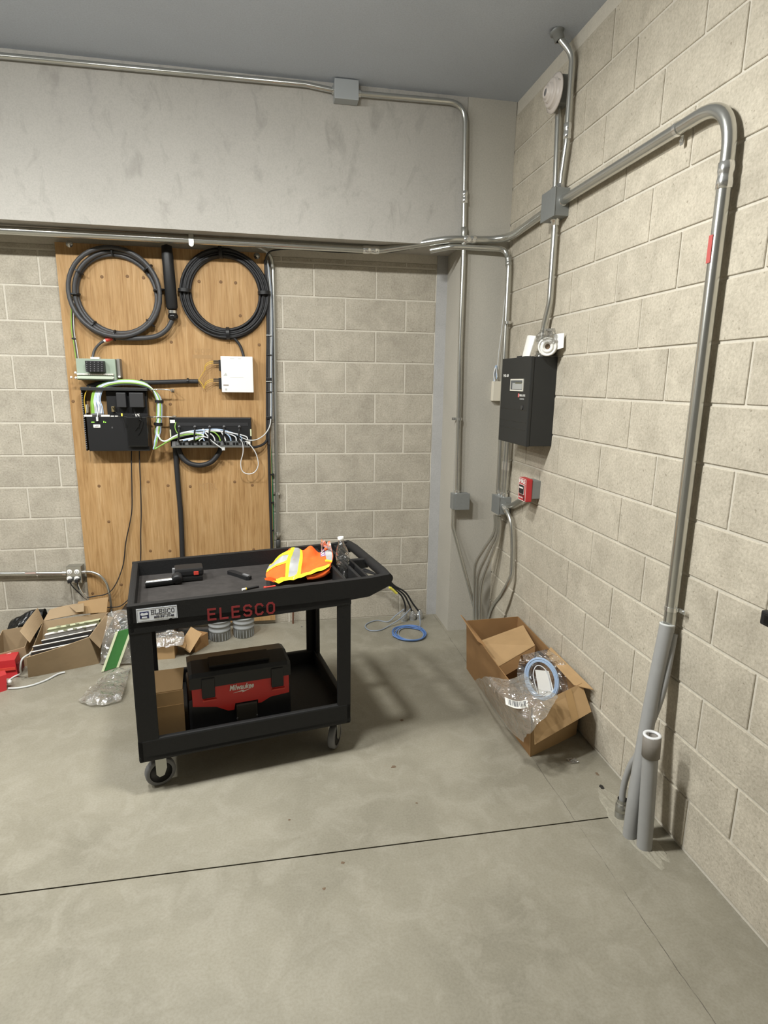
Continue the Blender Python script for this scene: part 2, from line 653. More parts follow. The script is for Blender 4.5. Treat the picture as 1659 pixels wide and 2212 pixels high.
# ------------------------------------------------------------------ right wall of blocks
wr = struct(MB().box((0.0048, YMIN, 0.0), (0.25, 0.25, CEIL)), 'wall_right', 'mortar')
BLOCK_MESH = {}


def block_mesh(axis, length, height, mat):
    key = (axis, round(length, 4), round(height, 4), mat)
    if key in BLOCK_MESH:
        return BLOCK_MESH[key]
    d = 0.03
    bm = bmesh.new()
    bmesh.ops.create_cube(bm, size=1.0)
    for v in bm.verts:
        if axis == 'y':
            v.co = Vector((v.co.x * d + d / 2, v.co.y * length, v.co.z * height))
        else:
            v.co = Vector((v.co.x * length, v.co.y * d + d / 2, v.co.z * height))
    bmesh.ops.bevel(bm, geom=bm.edges[:], offset=0.0022, segments=1, affect='EDGES')
    me = bpy.data.meshes.new('concrete_block')
    bm.to_mesh(me)
    bm.free()
    me.materials.append(M[mat])
    BLOCK_MESH[key] = me
    return me


def lay(parent, axis, lo, hi, z0, z1, head0, odd_rule, rows0, zrow0, mat, plane):
    n = 0
    for r in range(-9, 14):
        a, b = zrow0 + BL * r, zrow0 + BL * (r + 1)
        a, b = max(a, z0), min(b, z1)
        if b - a < 0.03:
            continue
        off = head0 + (BL if (r % 2) else 0.0)
        k = math.floor((lo - off) / (2 * BL)) - 1
        while True:
            p, q = off + 2 * BL * k, off + 2 * BL * (k + 1)
            k += 1
            if p >= hi:
                break
            p, q = max(p, lo), min(q, hi)
            if q - p < 0.03:
                continue
            L, H = q - p - JT, b - a - JT
            o = bpy.data.objects.new('concrete_block', block_mesh(axis, L, H, mat))
            pr_ = random.uniform(-0.0010, 0.0010)
            c = (p + q) / 2
            o.location = (plane + pr_, c, (a + b) / 2) if axis == 'y' else (c, plane + pr_, (a + b) / 2)
            o.parent = parent
            COL.objects.link(o)
            n += 1
    return n


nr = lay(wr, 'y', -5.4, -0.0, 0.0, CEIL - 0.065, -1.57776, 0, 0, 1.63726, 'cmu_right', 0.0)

# ------------------------------------------------------------------ back wall: block infill between column and beam
wb = struct(MB().box((XMIN, 0.0036, 0.0), (0.0, 0.25, SOFF)), 'wall_back', 'mortar')
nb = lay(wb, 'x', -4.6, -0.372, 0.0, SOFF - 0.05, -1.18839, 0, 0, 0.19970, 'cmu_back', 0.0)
struct(MB().box((-0.372, -0.002, 0.0), (-0.300, 0.02, SOFF)), 'trim_1', 'mortar_grey')
struct(MB().box((-0.300, BEAM_Y, 0.0), (0.0, 0.05, CEIL)), 'concrete_column', 'column')
struct(MB().box((XMIN, BEAM_Y + 0.003, SOFF), (-0.302, 0.25, CEIL)), 'concrete_beam', 'beam')
struct(MB().box((XMIN, YMIN, CEIL), (0.25, 0.25, CEIL + 0.2)), 'ceiling', 'ceiling')
struct(MB().box((XMIN - 0.2, YMIN, 0.0), (XMIN, 0.25, CEIL)), 'wall_left', 'wall_far')
struct(MB().box((XMIN, YMIN - 0.2, 0.0), (0.25, YMIN, CEIL)), 'wall_front', 'wall_far')

# ------------------------------------------------------------------ row of ceiling lamps (above the frame)
def ceiling_lamp(x, y, label):
    t = thing('ceiling_lamp', label, 'lamp', (x, y, CEIL - 0.25), 'row of ceiling lamps')
    c = (x, y, CEIL - 0.14)
    part(MB().lathe(c, (0, 0, -1), [(0.0001, -0.02), (0.10, -0.02), (0.128, 0.0), (0.130, 0.060), (0.120, 0.061), (0.0001, 0.055)], 28), 'housing', 'lamp_body', t)
    part(MB().lathe(c, (0, 0, -1), [(0.120, 0.060), (0.118, 0.070), (0.095, 0.084), (0.055, 0.092), (0.0001, 0.095)], 28), 'diffuser', 'lamp', t)
    part(MB().cyl((x, y, CEIL - 0.125), (x, y, CEIL), 0.009), 'stem', 'emt_dull', t)
    part(MB().lathe((x, y, CEIL), (0, 0, -1), [(0.05, 0.0), (0.05, 0.02), (0.0001, 0.022)], 20), 'canopy', 'lamp_body', t)
    return t


ceiling_lamp(-1.48, -2.10, 'round white ceiling lamp nearest the right wall')
ceiling_lamp(-2.45, -2.10, 'round white ceiling lamp in the middle of the row')
ceiling_lamp(-3.55, -2.10, 'round white ceiling lamp third from the right wall')
ceiling_lamp(-4.60, -2.10, 'added round white lamp farthest from the right wall, brightening the left')  # added lamp, brightens the left part of the back wall


# =================================================================== plywood board and what hangs on it
def wall_plate(a, b, c, d, th=0.004, bulge=0.0):
    """panel a-b (bottom) to d-c (top) with a little bulge outward"""
    a, b, c, d = (Vector(x) for x in (a, b, c, d))
    n = (b - a).cross(d - a).normalized()
    rows = []
    for i in range(7):
        v = i / 6
        rows.append([(a * (1 - u) + b * u) * (1 - v) + (d * (1 - u) + c * u) * v + n * (bulge * math.sin(math.pi * u) * (0.4 + 0.6 * v)) for u in [j / 8 for j in range(9)]])
    mb = MB()
    mb.grid(rows, False)
    mb.grid([[p - n * th for p in r_] for r_ in rows], False)
    rim = rows[0] + [r_[-1] for r_ in rows] + rows[-1][::-1] + [r_[0] for r_ in rows[::-1]]
    mb.grid([rim, [p - n * th for p in rim]], False)
    return mb


def rectY(px0, py0, px1, py1, d, d0):
    """box between wall depth d0 and front depth d, outline taken at its front face"""
    a, b = Yp(px0, py0, d), Yp(px1, py1, d)
    return (min(a.x, b.x), -d, min(a.z, b.z)), (max(a.x, b.x), -d0, max(a.z, b.z))


PLY = 0.030          # front of the plywood
ply = thing('plywood_board', 'tall orange-brown plywood backboard mounted on the block wall', 'board', (-2.09, -0.02, 0.0))
part(MB().box((-2.705, -PLY, 0.035), (-1.488, -0.011, 2.475)), 'sheet', 'plywood', ply)
part(MB().box((-2.7055, -PLY + 0.001, 0.034), (-1.4875, -0.002, 2.474)), 'edge_plies', 'ply_edge', ply)
for px, py in [(148, 597), (220, 598), (275, 597), (310, 600), (430, 608), (477, 609), (509, 611), (158, 867), (370, 739), (560, 745), (368, 873), (214, 1050), (235, 1127), (320, 1041), (363, 1049), (545, 1048), (507, 1041), (411, 1051), (548, 1187), (325, 1190), (367, 1190), (200, 1282), (262, 1263), (230, 718), (519, 682)]:
    c = Yp(px, py, PLY)
    part(MB().lathe(c, (0, -1, 0), [(0.0001, 0.0008), (0.0075, 0.0008), (0.0100, 0.0002), (0.0100, -0.002)], 12), 'screw', 'screw', ply)
for px, py in [(150, 527), (555, 553)]:
    c = Yp(px, py, PLY)
    b_ = part(MB().lathe(c, (0, -1, 0), [(0.020, -0.001), (0.020, 0.002), (0.009, 0.0025), (0.009, 0.011), (0.0001, 0.012)], 10), 'bolt', 'chrome', ply)
# faded factory stamps
stamp_mat = simple('faded_stamp_ink', (0.385, 0.235, 0.105), 0.8)
o1 = Yp(420, 763, PLY + 0.0003)
part(text_mb('WOFP', 0.05, o1, (1, 0, 0), (0, 0, 1), width=0.105, height=0.030, depth=0.0002), 'stamp', stamp_mat, ply)
part(MB().box(Yp(416, 774, PLY + 0.0006), Yp(459, 767, PLY - 0.0005)), 'stamp', stamp_mat, ply)
o1 = Yp(431, 1058, PLY + 0.0003)
part(text_mb('MTBL', 0.05, o1, (1, 0, 0), (0, 0, 1), width=0.115, height=0.045, depth=0.0002), 'stamp', stamp_mat, ply)


# ---- coils of cable
def flat_to(mb):
    for p in mb.v:
        p.y = min(p.y, -PLY - 0.0008)
    return mb


def loops(c, radii, d0, r, mat, name, parent, squash=1.03, jit=0.006, seed=1):
    rnd = random.Random(seed)
    for i, R_ in enumerate(radii):
        ox, oz = rnd.uniform(-jit, jit), rnd.uniform(-jit, jit)
        ph = rnd.uniform(0, 6.28)
        d = d0 + r + (i % 3) * r * 1.6
        pts = []
        for k in range(40):
            a = 2 * math.pi * k / 40
            rr = R_ * (1 + 0.012 * math.sin(2 * a + ph))
            pts.append(V(c.x + ox + rr * math.cos(a), -d - 0.004 * math.sin(3 * a + ph), c.z + oz + rr * squash * math.sin(a)))
        part(MB().tube(pts + [pts[0]], r, 8, False), name, mat, parent)


cA = Yp(254, 636, 0.06)
coilA = thing('cable_coil', 'coil of thick dark grey cable, few loose turns, upper left of the plywood', 'cable coil', (cA.x, -0.03, cA.z - 0.3))
loops(cA, [0.226, 0.241, 0.255], PLY, 0.0135, 'cable_grey', 'turn', coilA, 1.0, 0.010, 3)
for a in (40, 92, 150, 182, 230, 262, 318, 8):
    a = math.radians(a)
    c = V(cA.x + 0.241 * math.cos(a), -0.062, cA.z + 0.241 * math.sin(a))
    t_ = V(-math.sin(a), 0, math.cos(a))
    part(flat_to(MB().tube([c - t_ * 0.004, c + t_ * 0.004], 0.034, 12)), 'cable_tie', 'black', coilA)
# tail that sweeps from the coil to the splice closure
tail = cr([Yp(175, 690, 0.055), Yp(205, 715, 0.055), Yp(245, 728, 0.06), Yp(290, 731, 0.065), Yp(335, 727, 0.07), Yp(360, 712, 0.075), Yp(373, 690, 0.075)], 6)
part(MB().tube(tail, 0.015, 10), 'tail', 'cable_grey', coilA)

clos = thing('splice_closure', 'black tubular splice closure hanging between the two cable coils', 'closure', Yp(372, 690, 0.07))
a0, a1 = Yp(361, 545, 0.075), Yp(372, 668, 0.075)
part(MB().lathe(a1, (a0 - a1), [(0.028, 0.0), (0.034, 0.012), (0.034, 0.30), (0.030, 0.36), (0.0001, 0.372)], 20), 'sleeve', 'black', clos)
part(MB().lathe(Yp(373, 674, 0.075), (0, 0, 1), [(0.026, -0.008), (0.026, 0.008)], 20), 'clamp_band', 'chrome', clos)
part(MB().ball(Yp(374, 684, 0.075), 0.031, 8, (1, 1, 0.9)), 'end_cap', 'black_gloss', clos)
part(MB().box(*rectY(356, 540, 366, 546, 0.06, PLY)), 'hanger', 'chrome', clos)

cB = Yp(486, 634, 0.06)
coilB = thing('cable_coil', 'tight coil of many thin black cable turns, upper right of the plywood', 'cable coil', (cB.x, -0.03, cB.z - 0.3))
loops(cB, [0.211 + 0.0036 * i for i in range(16)], PLY, 0.0068, 'cable', 'turn', coilB, 1.0, 0.005, 5)
for a in (3, 94, 178, 272):
    a = math.radians(a)
    c = V(cB.x + 0.239 * math.cos(a), -0.056, cB.z + 0.239 * math.sin(a))
    t_ = V(-math.sin(a), 0, math.cos(a))
    part(flat_to(MB().tube([c - t_ * 0.010, c + t_ * 0.010], 0.040, 12)), 'hook_strap', 'black', coilB)
part(MB().tube(cr([Yp(495, 722, 0.05), Yp(510, 735, 0.05), Yp(520, 750, 0.05), Yp(527, 772, 0.06)], 6), 0.0085, 8), 'tail', 'cable', coilB)

# ---- white fibre terminal
wt = thing('fibre_terminal', 'flat white terminal box with short yellow pigtails on the plywood', 'terminal box', Yp(513, 850, 0.04))
part(MB().bbox(*rectY(476, 769, 548, 848, 0.100, PLY), r=0.004), 'cover', 'white_paint', wt)
for y0, y1 in ((777, 801), (816, 840)):
    part(MB().bbox(*rectY(472, y0, 478, y1, 0.085, PLY), r=0.002), 'side_port', 'black', wt)
    for dy in (3, 7):
        part(MB().cyl(Yp(461, y0 + dy, 0.07), Yp(473, y0 + dy, 0.07), 0.0042, 10), 'strain_relief', 'black', wt)
        part(MB().tube(cr([Yp(461, y0 + dy, 0.07), Yp(452, y0 + dy + 2, 0.075), Yp(444, y0 + dy + 8, 0.075), Yp(442, y0 + dy + 16, 0.06)], 5), 0.0017, 6), 'pigtail', 'yellow', wt)
part(MB().tube(cr([Yp(445, 796, 0.07), Yp(438, 806, 0.06), Yp(428, 822, 0.055)], 5), 0.0015, 6), 'pigtail', 'yellow', wt)
part(MB().tube(cr([Yp(430, 822, 0.055), Yp(436, 829, 0.06), Yp(441, 839, 0.06)], 5), 0.002, 6), 'pigtail', 'yellow', wt)
mark = simple('faint_grey_print', (0.52, 0.52, 0.50), 0.6)
yf = 0.1003
part(MB().prism([Yp(482, 812, yf), Yp(491, 811.5, yf), Yp(488, 805, yf)], (0, -0.0006, 0)), 'warning_mark', mark, wt)
part(MB().box(Yp(497, 814.4, yf), Yp(526, 815.6, yf + 0.0004)), 'print_line', mark, wt)
part(MB().box(Yp(497, 774.4, yf), Yp(506, 775.6, yf + 0.0004)), 'print_line', mark, wt)
part(MB().box(Yp(514, 774.6, yf), Yp(521, 775.8, yf + 0.0004)), 'print_line', mark, wt)
part(MB().box(Yp(482.5, 830.5, yf), Yp(494, 833.5, yf + 0.0004)), 'label_strip', simple('grey_brown_label', (0.30, 0.25, 0.22), 0.6), wt)
part(MB().box(Yp(486, 839, yf), Yp(491, 843.5, yf + 0.0004)), 'print_line', mark, wt)

# ---- grey-green protector unit with black module block
pt = thing('protector_unit', 'grey-green terminal unit with black plug-in module block, left on the plywood', 'terminal unit', Yp(212, 822, 0.05))
part(MB().bbox(*rectY(163, 774, 252, 822, 0.105, PLY), r=0.003), 'body', 'sage', pt)
part(MB().bbox(*rectY(251, 775, 261, 816, 0.085, PLY), r=0.003), 'end_cap', simple('brown_grey_cap', (0.24, 0.23, 0.21), 0.6), pt)
part(MB().box(*rectY(195, 771, 215, 776, 0.107, 0.08)), 'label_strip', 'white', pt)
blk = part(MB().bbox(*rectY(183, 779, 225, 804, 0.150, 0.105), r=0.003), 'module_block', 'black', pt)
for i in range(5):
    for j in range(5):
        c = Yp(187.5 + i * 8.2, 782.5 + j * 4.7, 0.1515)
        part(MB().box((c.x - 0.0022, -0.1535, c.z - 0.0028), (c.x + 0.0022, -0.149, c.z + 0.0028)), 'pin_mark', 'rubber', blk)
part(MB().bbox(*rectY(165, 806, 245, 811, 0.122, 0.10), r=0.002), 'contact_rail', 'beige_trim', pt)
part(MB().bbox(*rectY(166, 812, 244, 819, 0.128, 0.10), r=0.002), 'contact_rail', simple('pale_green_rail', (0.55, 0.62, 0.50), 0.5), pt)
for i in range(18):
    c = Yp(169 + i * 4.2, 808.5, 0.1235)
    part(MB().box((c.x - 0.003, -0.1255, c.z - 0.003), (c.x + 0.003, -0.12, c.z + 0.003)), 'contact', 'white', pt)
for px, py in ((154, 815), (163, 805), (164, 816), (244, 816), (258, 814)):
    part(MB().ball(Yp(px, py, 0.12), 0.0075, 6), 'terminal_post', 'white', pt)
# feed cable with red tag
part(MB().tube(cr([Yp(232, 733, 0.06), Yp(216, 742, 0.06), Yp(204, 757, 0.06), Yp(200, 774, 0.07)], 6), 0.008, 8), 'feed_cable', 'cable_grey', pt)
part(MB().cyl(Yp(243, 730, 0.062), Yp(229, 735, 0.062), 0.012, 12), 'red_tag', 'red_tape', pt)
part(MB().cyl(Yp(229, 735, 0.062), Yp(225, 737, 0.062), 0.009, 12), 'tag_collar', 'white', pt)

# ---- slim green-grey wire pair along the left of the plywood
wp = thing('wire_pair', 'slim green and grey wires running down the left edge of the plywood', 'wires', Yp(165, 772, 0.04))
for k, mt in enumerate(('cord_green', 'cable_grey', 'cord_grey')):
    q = k * 2.6
    part(MB().tube(cr([Yp(155 + q, 640, 0.05), Yp(154 + q, 680, 0.045), Yp(155 + q, 715, 0.045), Yp(160 + q, 745, 0.05), Yp(164 + q, 774, 0.055)], 5), 0.0028, 6), 'wire', mt, wp)
part(MB().tube([Yp(155, 731, 0.05), Yp(164, 732, 0.05)], 0.005, 8), 'cable_tie', 'black', wp)

# ---- black sleeve stub
ss = thing('cable_sleeve', 'black sleeved cable stub ending in mid-board left of the white terminal', 'cable', Yp(350, 830, 0.05))
part(MB().tube(cr([Yp(190, 836, 0.05), Yp(215, 829, 0.06), Yp(260, 826, 0.07), Yp(330, 826, 0.06), Yp(400, 824, 0.055), Yp(428, 824, 0.055)], 6), 0.0145, 10), 'sleeve', 'cable', ss)
for px, py in ((306, 824), (406, 822)):
    part(MB().tube([Yp(px - 2, py + 1, 0.06), Yp(px + 2, py + 1, 0.06)], 0.018, 12), 'cable_tie', 'black', ss)

# ---- black equipment panel
eq = thing('equipment_panel', 'black network equipment panel with white and green cords, on the plywood', 'equipment panel', Yp(250, 975, 0.05))
part(MB().bbox(*rectY(174, 838, 188, 974, 0.115, PLY), r=0.002), 'side_rail', 'black_paint', eq)
for i in range(26):
    c = Yp(176.5 + i * 0.42, 850 + i * 4.7, 0.1155)
    part(MB().box((c.x - 0.004, -0.117, c.z - 0.003), (c.x + 0.004, -0.112, c.z + 0.003)), 'rail_slot', 'rubber', eq)
part(MB().bbox(*rectY(173, 836, 318, 845, 0.12, PLY), r=0.003), 'top_rail', 'black_paint', eq)
low = part(MB().bbox(*rectY(186, 899, 324, 974, 0.125, PLY), r=0.004), 'switch_unit', 'black', eq)
part(MB().bbox(*rectY(228, 845, 320, 899, 0.075, PLY), r=0.003), 'back_plate', 'black', eq)
for x0, x1 in ((250, 273), (278, 311)):
    part(MB().bbox(*rectY(x0, 848, x1, 880, 0.125, 0.07), r=0.004), 'power_supply', simple('charcoal_plastic', (0.028, 0.028, 0.030), 0.5), eq)
part(MB().bbox(*rectY(272, 900, 321, 965, 0.150, 0.12), r=0.006), 'cord_cover', 'black_gloss', eq)
for x0, x1, y0, y1 in ((181, 199, 896, 900), (218, 237, 896, 900), (239, 246, 898, 900), (248, 255, 898, 900)):
    part(MB().box(*rectY(x0, y0, x1, y1, 0.1275, 0.12)), 'label_strip', 'paper', low)
part(MB().bbox(*rectY(201, 917, 217, 924, 0.1275, 0.12), r=0.003), 'name_label', 'paper', low)
part(text_mb('uM', 0.006, Yp(205, 922.3, 0.1276), (1, 0, 0), (0, 0, 1), width=0.021, height=0.009, depth=0.0003, shear=0.3), 'lettering', 'ink', low)
for x0, x1, y0, y1 in ((197, 204, 911, 913), (223, 225.5, 909.5, 913.5), (227, 229, 911, 913.5)):
    part(MB().box(*rectY(x0, y0, x1, y1, 0.1265, 0.12)), 'indicator', 'led_green', low)
part(text_mb('u', 0.006, Yp(241, 925, 0.1256), (1, 0, 0), (0, 0, 1), width=0.008, height=0.009, depth=0.0003), 'lettering', 'rubber', low)
part(MB().bbox(*rectY(207, 901, 212, 910, 0.140, 0.125), r=0.002), 'usb_plug', 'white', eq)
part(MB().tube(cr([Yp(210, 901, 0.135), Yp(212, 888, 0.12), Yp(213, 868, 0.10), Yp(212, 852, 0.09)], 5), 0.0028, 6), 'patch_cord', 'cord_white', eq)
rr = random.Random(11)
for i in range(14):
    mt = ['cord_green'] * 4 + ['cord_white', 'cord_blue', 'cord_white', 'cord_blue', 'cord_white', 'cord_white', 'cord_blue', 'cord_white', 'yellow', 'cord_blue']
    xb = 198 + i * 1.95
    xt = 198 + i * 1.5
    if mt[i] == 'yellow':
        xb, xt = 185.5, 183
    part(MB().tube(cr([Yp(xb, 896, 0.11), Yp(xb - 1 + rr.uniform(-1, 1), 880, 0.10 + rr.uniform(0, 0.015)), Yp(xt - 1, 864, 0.10), Yp(xt + 3, 846, 0.10), Yp(xt + 12, 836, 0.10)], 4), 0.0032, 6), 'patch_cord', mt[i], eq)
    part(MB().box(*rectY(xb - 1.2, 893, xb + 1.2, 897.5, 0.114, 0.10)), 'plug', 'rubber', eq)
part(MB().bbox(*rectY(184, 874, 189, 892, 0.09, 0.05), r=0.002), 'plug', 'cream', eq)
for pts in ([(243, 880), (252, 892), (262, 893), (268, 905), (272, 925)], [(283, 898), (296, 893), (304, 900), (300, 918), (292, 930)], [(300, 905), (308, 912), (304, 930), (298, 940)], [(290, 890), (298, 900), (300, 925)]):
    part(MB().tube(cr([Yp(x, y, 0.155) for x, y in pts], 5), 0.0025, 6), 'power_lead', 'black_gloss', eq)
part(MB().bbox(*rectY(261, 893, 265, 899, 0.160, 0.15), r=0.001), 'lead_band', 'yellow_tape', eq)
part(MB().bbox(*rectY(292, 893, 301, 900, 0.135, 0.12), r=0.002), 'tag', 'paper', eq)
part(MB().bbox(*rectY(240, 878, 247, 890, 0.10, 0.07), r=0.002), 'bracket', simple('brass_bracket', (0.16, 0.12, 0.05), 0.5), eq)

# ---- bundle of patch cords from the equipment to the patch panel
bd = thing('patch_cord_bundle', 'thick bundle of white, blue and green patch cords arching to the patch panel', 'cord bundle', Yp(345, 970, 0.05))
rr = random.Random(4)
cols = ['cord_white', 'cord_blue', 'cord_white', 'cord_green', 'cord_white', 'cord_blue', 'cord_white', 'cord_white', 'cord_green', 'cord_white', 'cord_blue', 'cord_white', 'cord_blue', 'cord_white']
for i, mt in enumerate(cols):
    a = 2 * math.pi * i / len(cols)
    k1, k2 = 6.8 * math.cos(a) * (0.45 + 0.55 * rr.random()), 0.020 * math.sin(a)
    e = rr.uniform(-1, 1)
    path = [(212, 842), (232, 831), (262, 826), (300, 828), (328, 839), (343, 862), (345, 890), (343, 918), (341, 936)]
    pts = [Yp(x + k1 * (0.6 if j < 4 else 1.0), y + k1 * (1.0 if j < 5 else 0.1), 0.085 + k2) for j, (x, y) in enumerate(path)]
    if i % 2:
        low_ = [(337 + e * 3, 950), (335 + e * 2, 962), (333 + e * 2, 970), (345, 964), (362, 954)]
    else:
        low_ = [(344, 945), (350 + e * 2, 952 + e), (360 + e, 954 + e * 2)]
    end_x = 380 + i * 11.5
    top_y = 935 + e * 4
    low_ += [(378, 944 + e * 3), (405, 936 + e * 4), (440, 931 + e * 3 if end_x > 430 else 940)]
    if end_x > 445:
        low_ += [(min(end_x - 12, 478), 931 + e * 3)]
    low_ += [(end_x, 942), (end_x + 4, 952)]
    low_ = [q for j, q in enumerate(low_) if j == 0 or q[0] >= low_[j - 1][0] - 12]
    pts += [Yp(x, y, 0.135 + k2 * 0.6) for x, y in low_]
    part(MB().tube(cr(pts, 4), 0.0044, 6), 'patch_cord', mt, bd)
for px, py in ((344, 867), (342, 916)):
    part(MB().tube([Yp(px, py - 3, 0.086), Yp(px, py + 3, 0.086)], 0.0265, 12), 'hook_strap', 'black', bd)
for (x0, y0), (x1, y1) in (((322, 842), (372, 843)), ((324, 901), (376, 901))):
    dr = thing('cable_ring', 'thin metal cable ring pin %s the patch cord bundle' % ('above the equipment panel holding' if y0 < 880 else 'beside the patch panel across'), 'cable ring', Yp(x1, y1, PLY))
    part(MB().tube(cr([Yp(x1, y1, PLY), Yp(x1, y1, 0.11), Yp((x0 + x1) / 2, y0 - 1, 0.115), Yp(x0 + 3, y0, 0.10), Yp(x0, y0, 0.05)], 6), 0.0040, 6), 'wire_loop', 'chrome', dr)
    part(MB().box(*rectY(x1 - 3, y1 - 3, x1 + 4, y1 + 3, 0.04, PLY)), 'foot', 'emt_dull', dr)

# ---- patch panel
pp = thing('patch_bay', 'black wall-mount patch panel holding arched cords on the plywood', 'patch panel', Yp(455, 965, 0.05))
body = part(MB().bbox(*rectY(365, 902, 544, 966, 0.110, PLY), r=0.003), 'bracket', 'black', pp)
part(MB().box(*rectY(380, 913, 536, 920, 0.112, 0.10)), 'port_strip', simple('dark_port_strip', (0.03, 0.03, 0.032), 0.4), pp)
part(MB().bbox(*rectY(380, 953, 536, 964, 0.128, 0.10), r=0.002), 'jack_strip', simple('clear_grey_jacks', (0.12, 0.125, 0.125), 0.25), pp)
for i in range(24):
    c = Yp(384 + i * 6.4, 958.5, 0.1285)
    part(MB().box((c.x - 0.0065, -0.1305, c.z - 0.008), (c.x + 0.0065, -0.125, c.z + 0.008)), 'jack', 'black_gloss' if i % 3 else 'rubber', pp)
part(MB().box(*rectY(370, 964, 540, 966.5, 0.130, 0.10)), 'bottom_edge', 'emt_dull', pp)
part(MB().box(*rectY(367, 907, 378, 914, 0.1125, 0.10)), 'label_square', 'paper', pp)
for x0, y0, y1 in ((366.5, 928, 944), (540, 927, 942)):
    part(MB().box(*rectY(x0, y0, x0 + 3.5, y1, 0.1125, 0.10)), 'label_square', 'paper_green', pp)
part(MB().bbox(*rectY(532, 951, 541, 960, 0.131, 0.11), r=0.002), 'end_jack', 'white', pp)
part(MB().bbox(*rectY(371, 953, 380, 965, 0.131, 0.11), r=0.002), 'end_jack', 'rubber', pp)
for x in (387, 421, 453, 484, 517):
    part(MB().tube(cr([Yp(x, 923, 0.110), Yp(x, 926, 0.165), Yp(x - 1, 940, 0.172), Yp(x - 1, 951, 0.165), Yp(x, 955, 0.125)], 5), 0.0055, 6), 'cable_ring', 'black', pp)
    part(MB().ball(Yp(x, 922, 0.114), 0.009, 6), 'ring_post', 'rubber', pp)
part(MB().tube(cr([Yp(380, 912, 0.115), Yp(378, 922, 0.125), Yp(381, 932, 0.13), Yp(386, 938, 0.13)], 5), 0.0034, 6), 'ground_wire', 'cord_green', pp)
lp = thing('looped_cord', 'white patch cord hanging in a long loop below the patch panel', 'cord', Yp(540, 1025, 0.12))
part(MB().tube(cr([Yp(516, 946, 0.14), Yp(524, 958, 0.14), Yp(525, 978, 0.13), Yp(520, 1000, 0.11), Yp(524, 1018, 0.10), Yp(537, 1024, 0.10), Yp(551, 1019, 0.10), Yp(558, 1003, 0.11), Yp(553, 980, 0.125), Yp(541, 962, 0.135), Yp(530, 953, 0.14)], 6), 0.0034, 6), 'jacket', 'cord_white', lp)
lp2 = thing('dangling_cord', 'short white patch cord with loose plug dangling across the patch panel', 'cord', Yp(480, 973, 0.12))
part(MB().tube(cr([Yp(425, 942, 0.15), Yp(447, 945, 0.155), Yp(463, 957, 0.15), Yp(480, 969, 0.145)], 6), 0.0034, 6), 'jacket', 'cord_white', lp2)
part(MB().bbox(*rectY(479, 967, 486, 973, 0.150, 0.138), r=0.002), 'plug', 'cord_grey', lp2)

# ---- black cable dropping from the patch panel and its slack loop
dc = thing('feeder_cable', 'thick black cable dropping from the patch panel down the plywood behind the cart', 'cable', Yp(393, 1290, 0.05))
part(MB().tube(cr([Yp(378, 962, 0.052), Yp(381, 1000, 0.052), Yp(386, 1060, 0.052), Yp(391, 1120, 0.052), Yp(394, 1200, 0.052), Yp(396, 1290, 0.052)], 5), 0.0165, 10), 'jacket', 'cable', dc)
part(MB().tube(cr([Yp(384, 962, 0.06), Yp(392, 985, 0.065), Yp(408, 1000, 0.07), Yp(432, 1005, 0.07), Yp(456, 998, 0.07), Yp(472, 980, 0.065), Yp(478, 964, 0.06)], 6), 0.0165, 10), 'slack_loop', 'cable', dc)

# ---- the two thin power cords
for k, (lab, pth) in enumerate((('thin black cord hanging from the equipment panel, left of the pair, curving to the outlet', [(284, 974), (284, 1010), (285, 1060), (284, 1110), (272, 1170), (266, 1220), (250, 1262), (232, 1282), (205, 1288), (186, 1290), (175, 1280), (168, 1266), (167, 1255)]),
                                ('thin black cord hanging from the equipment panel, right of the pair, ending behind the cart', [(301, 974), (302, 1010), (304, 1060), (305, 1110), (304, 1150), (304, 1200), (300, 1260), (268, 1304), (240, 1312), (210, 1308), (188, 1296), (170, 1280), (156, 1266), (151, 1256)]))):
    c_ = thing('power_cord', lab, 'cord', Yp(pth[4][0], 1300, 0.05))
    n_ = len(pth)
    part(MB().tube(cr([Yp(x, y, (0.045 if i < 6 else 0.07 if i < n_ - 2 else 0.095) + k * 0.006) for i, (x, y) in enumerate(pth)], 5), 0.0036, 6), 'jacket', 'cable', c_)
    e = Yp(pth[-1][0], pth[-1][1], 0.095)
    part(MB().bbox((e.x - 0.011, -0.112, e.z - 0.008), (e.x + 0.011, -0.077, e.z + 0.014), r=0.004), 'plug', 'black', c_)

# ---- cables along the right edge of the plywood
rc = thing('riser_cables', 'black and grey riser cables strapped along the right edge of the plywood', 'cables', Yp(582, 960, 0.03))
for k, (off, mt, r_) in enumerate(((0, 'cable', 0.0085), (4, 'cable_grey', 0.0065), (7.5, 'cord_grey', 0.0038), (10.0, 'steel_blue', 0.0035))):
    end = 960 if k < 2 else 905
    pts = [Yp(573 + off * 0.5, 562, 0.035), Yp(574 + off * 0.8, 590, 0.035), Yp(577 + off, 640, 0.04), Yp(578 + off, 720, 0.04), Yp(577 + off, 800, 0.04), Yp(577 + off, 860, 0.04), Yp(577 + off, end - 20, 0.04)]
    if k == 2:
        pts += [Yp(584, 915, 0.06), Yp(574, 936, 0.09), Yp(556, 949, 0.12), Yp(538, 951, 0.135), Yp(522, 945, 0.14)]
    elif k == 0:
        pts += [Yp(575, 953, 0.05), Yp(566, 961, 0.07), Yp(551, 966, 0.09), Yp(541, 964, 0.10)]
    else:
        pts += [Yp(577 + off, end, 0.04)]
    part(MB().tube(cr(pts, 5), r_, 8), 'cable', mt, rc)
for py, mt in ((724, 'cord_grey'), (766, 'black'), (819, 'black'), (824, 'cord_grey'), (846, 'black'), (902, 'black')):
    h = 3.0 if py in (819, 902) else 0.9
    part(MB().bbox(*rectY(574.5, py - h, 587, py + h, 0.055, 0.022), r=0.002), 'hook_strap', mt, rc)
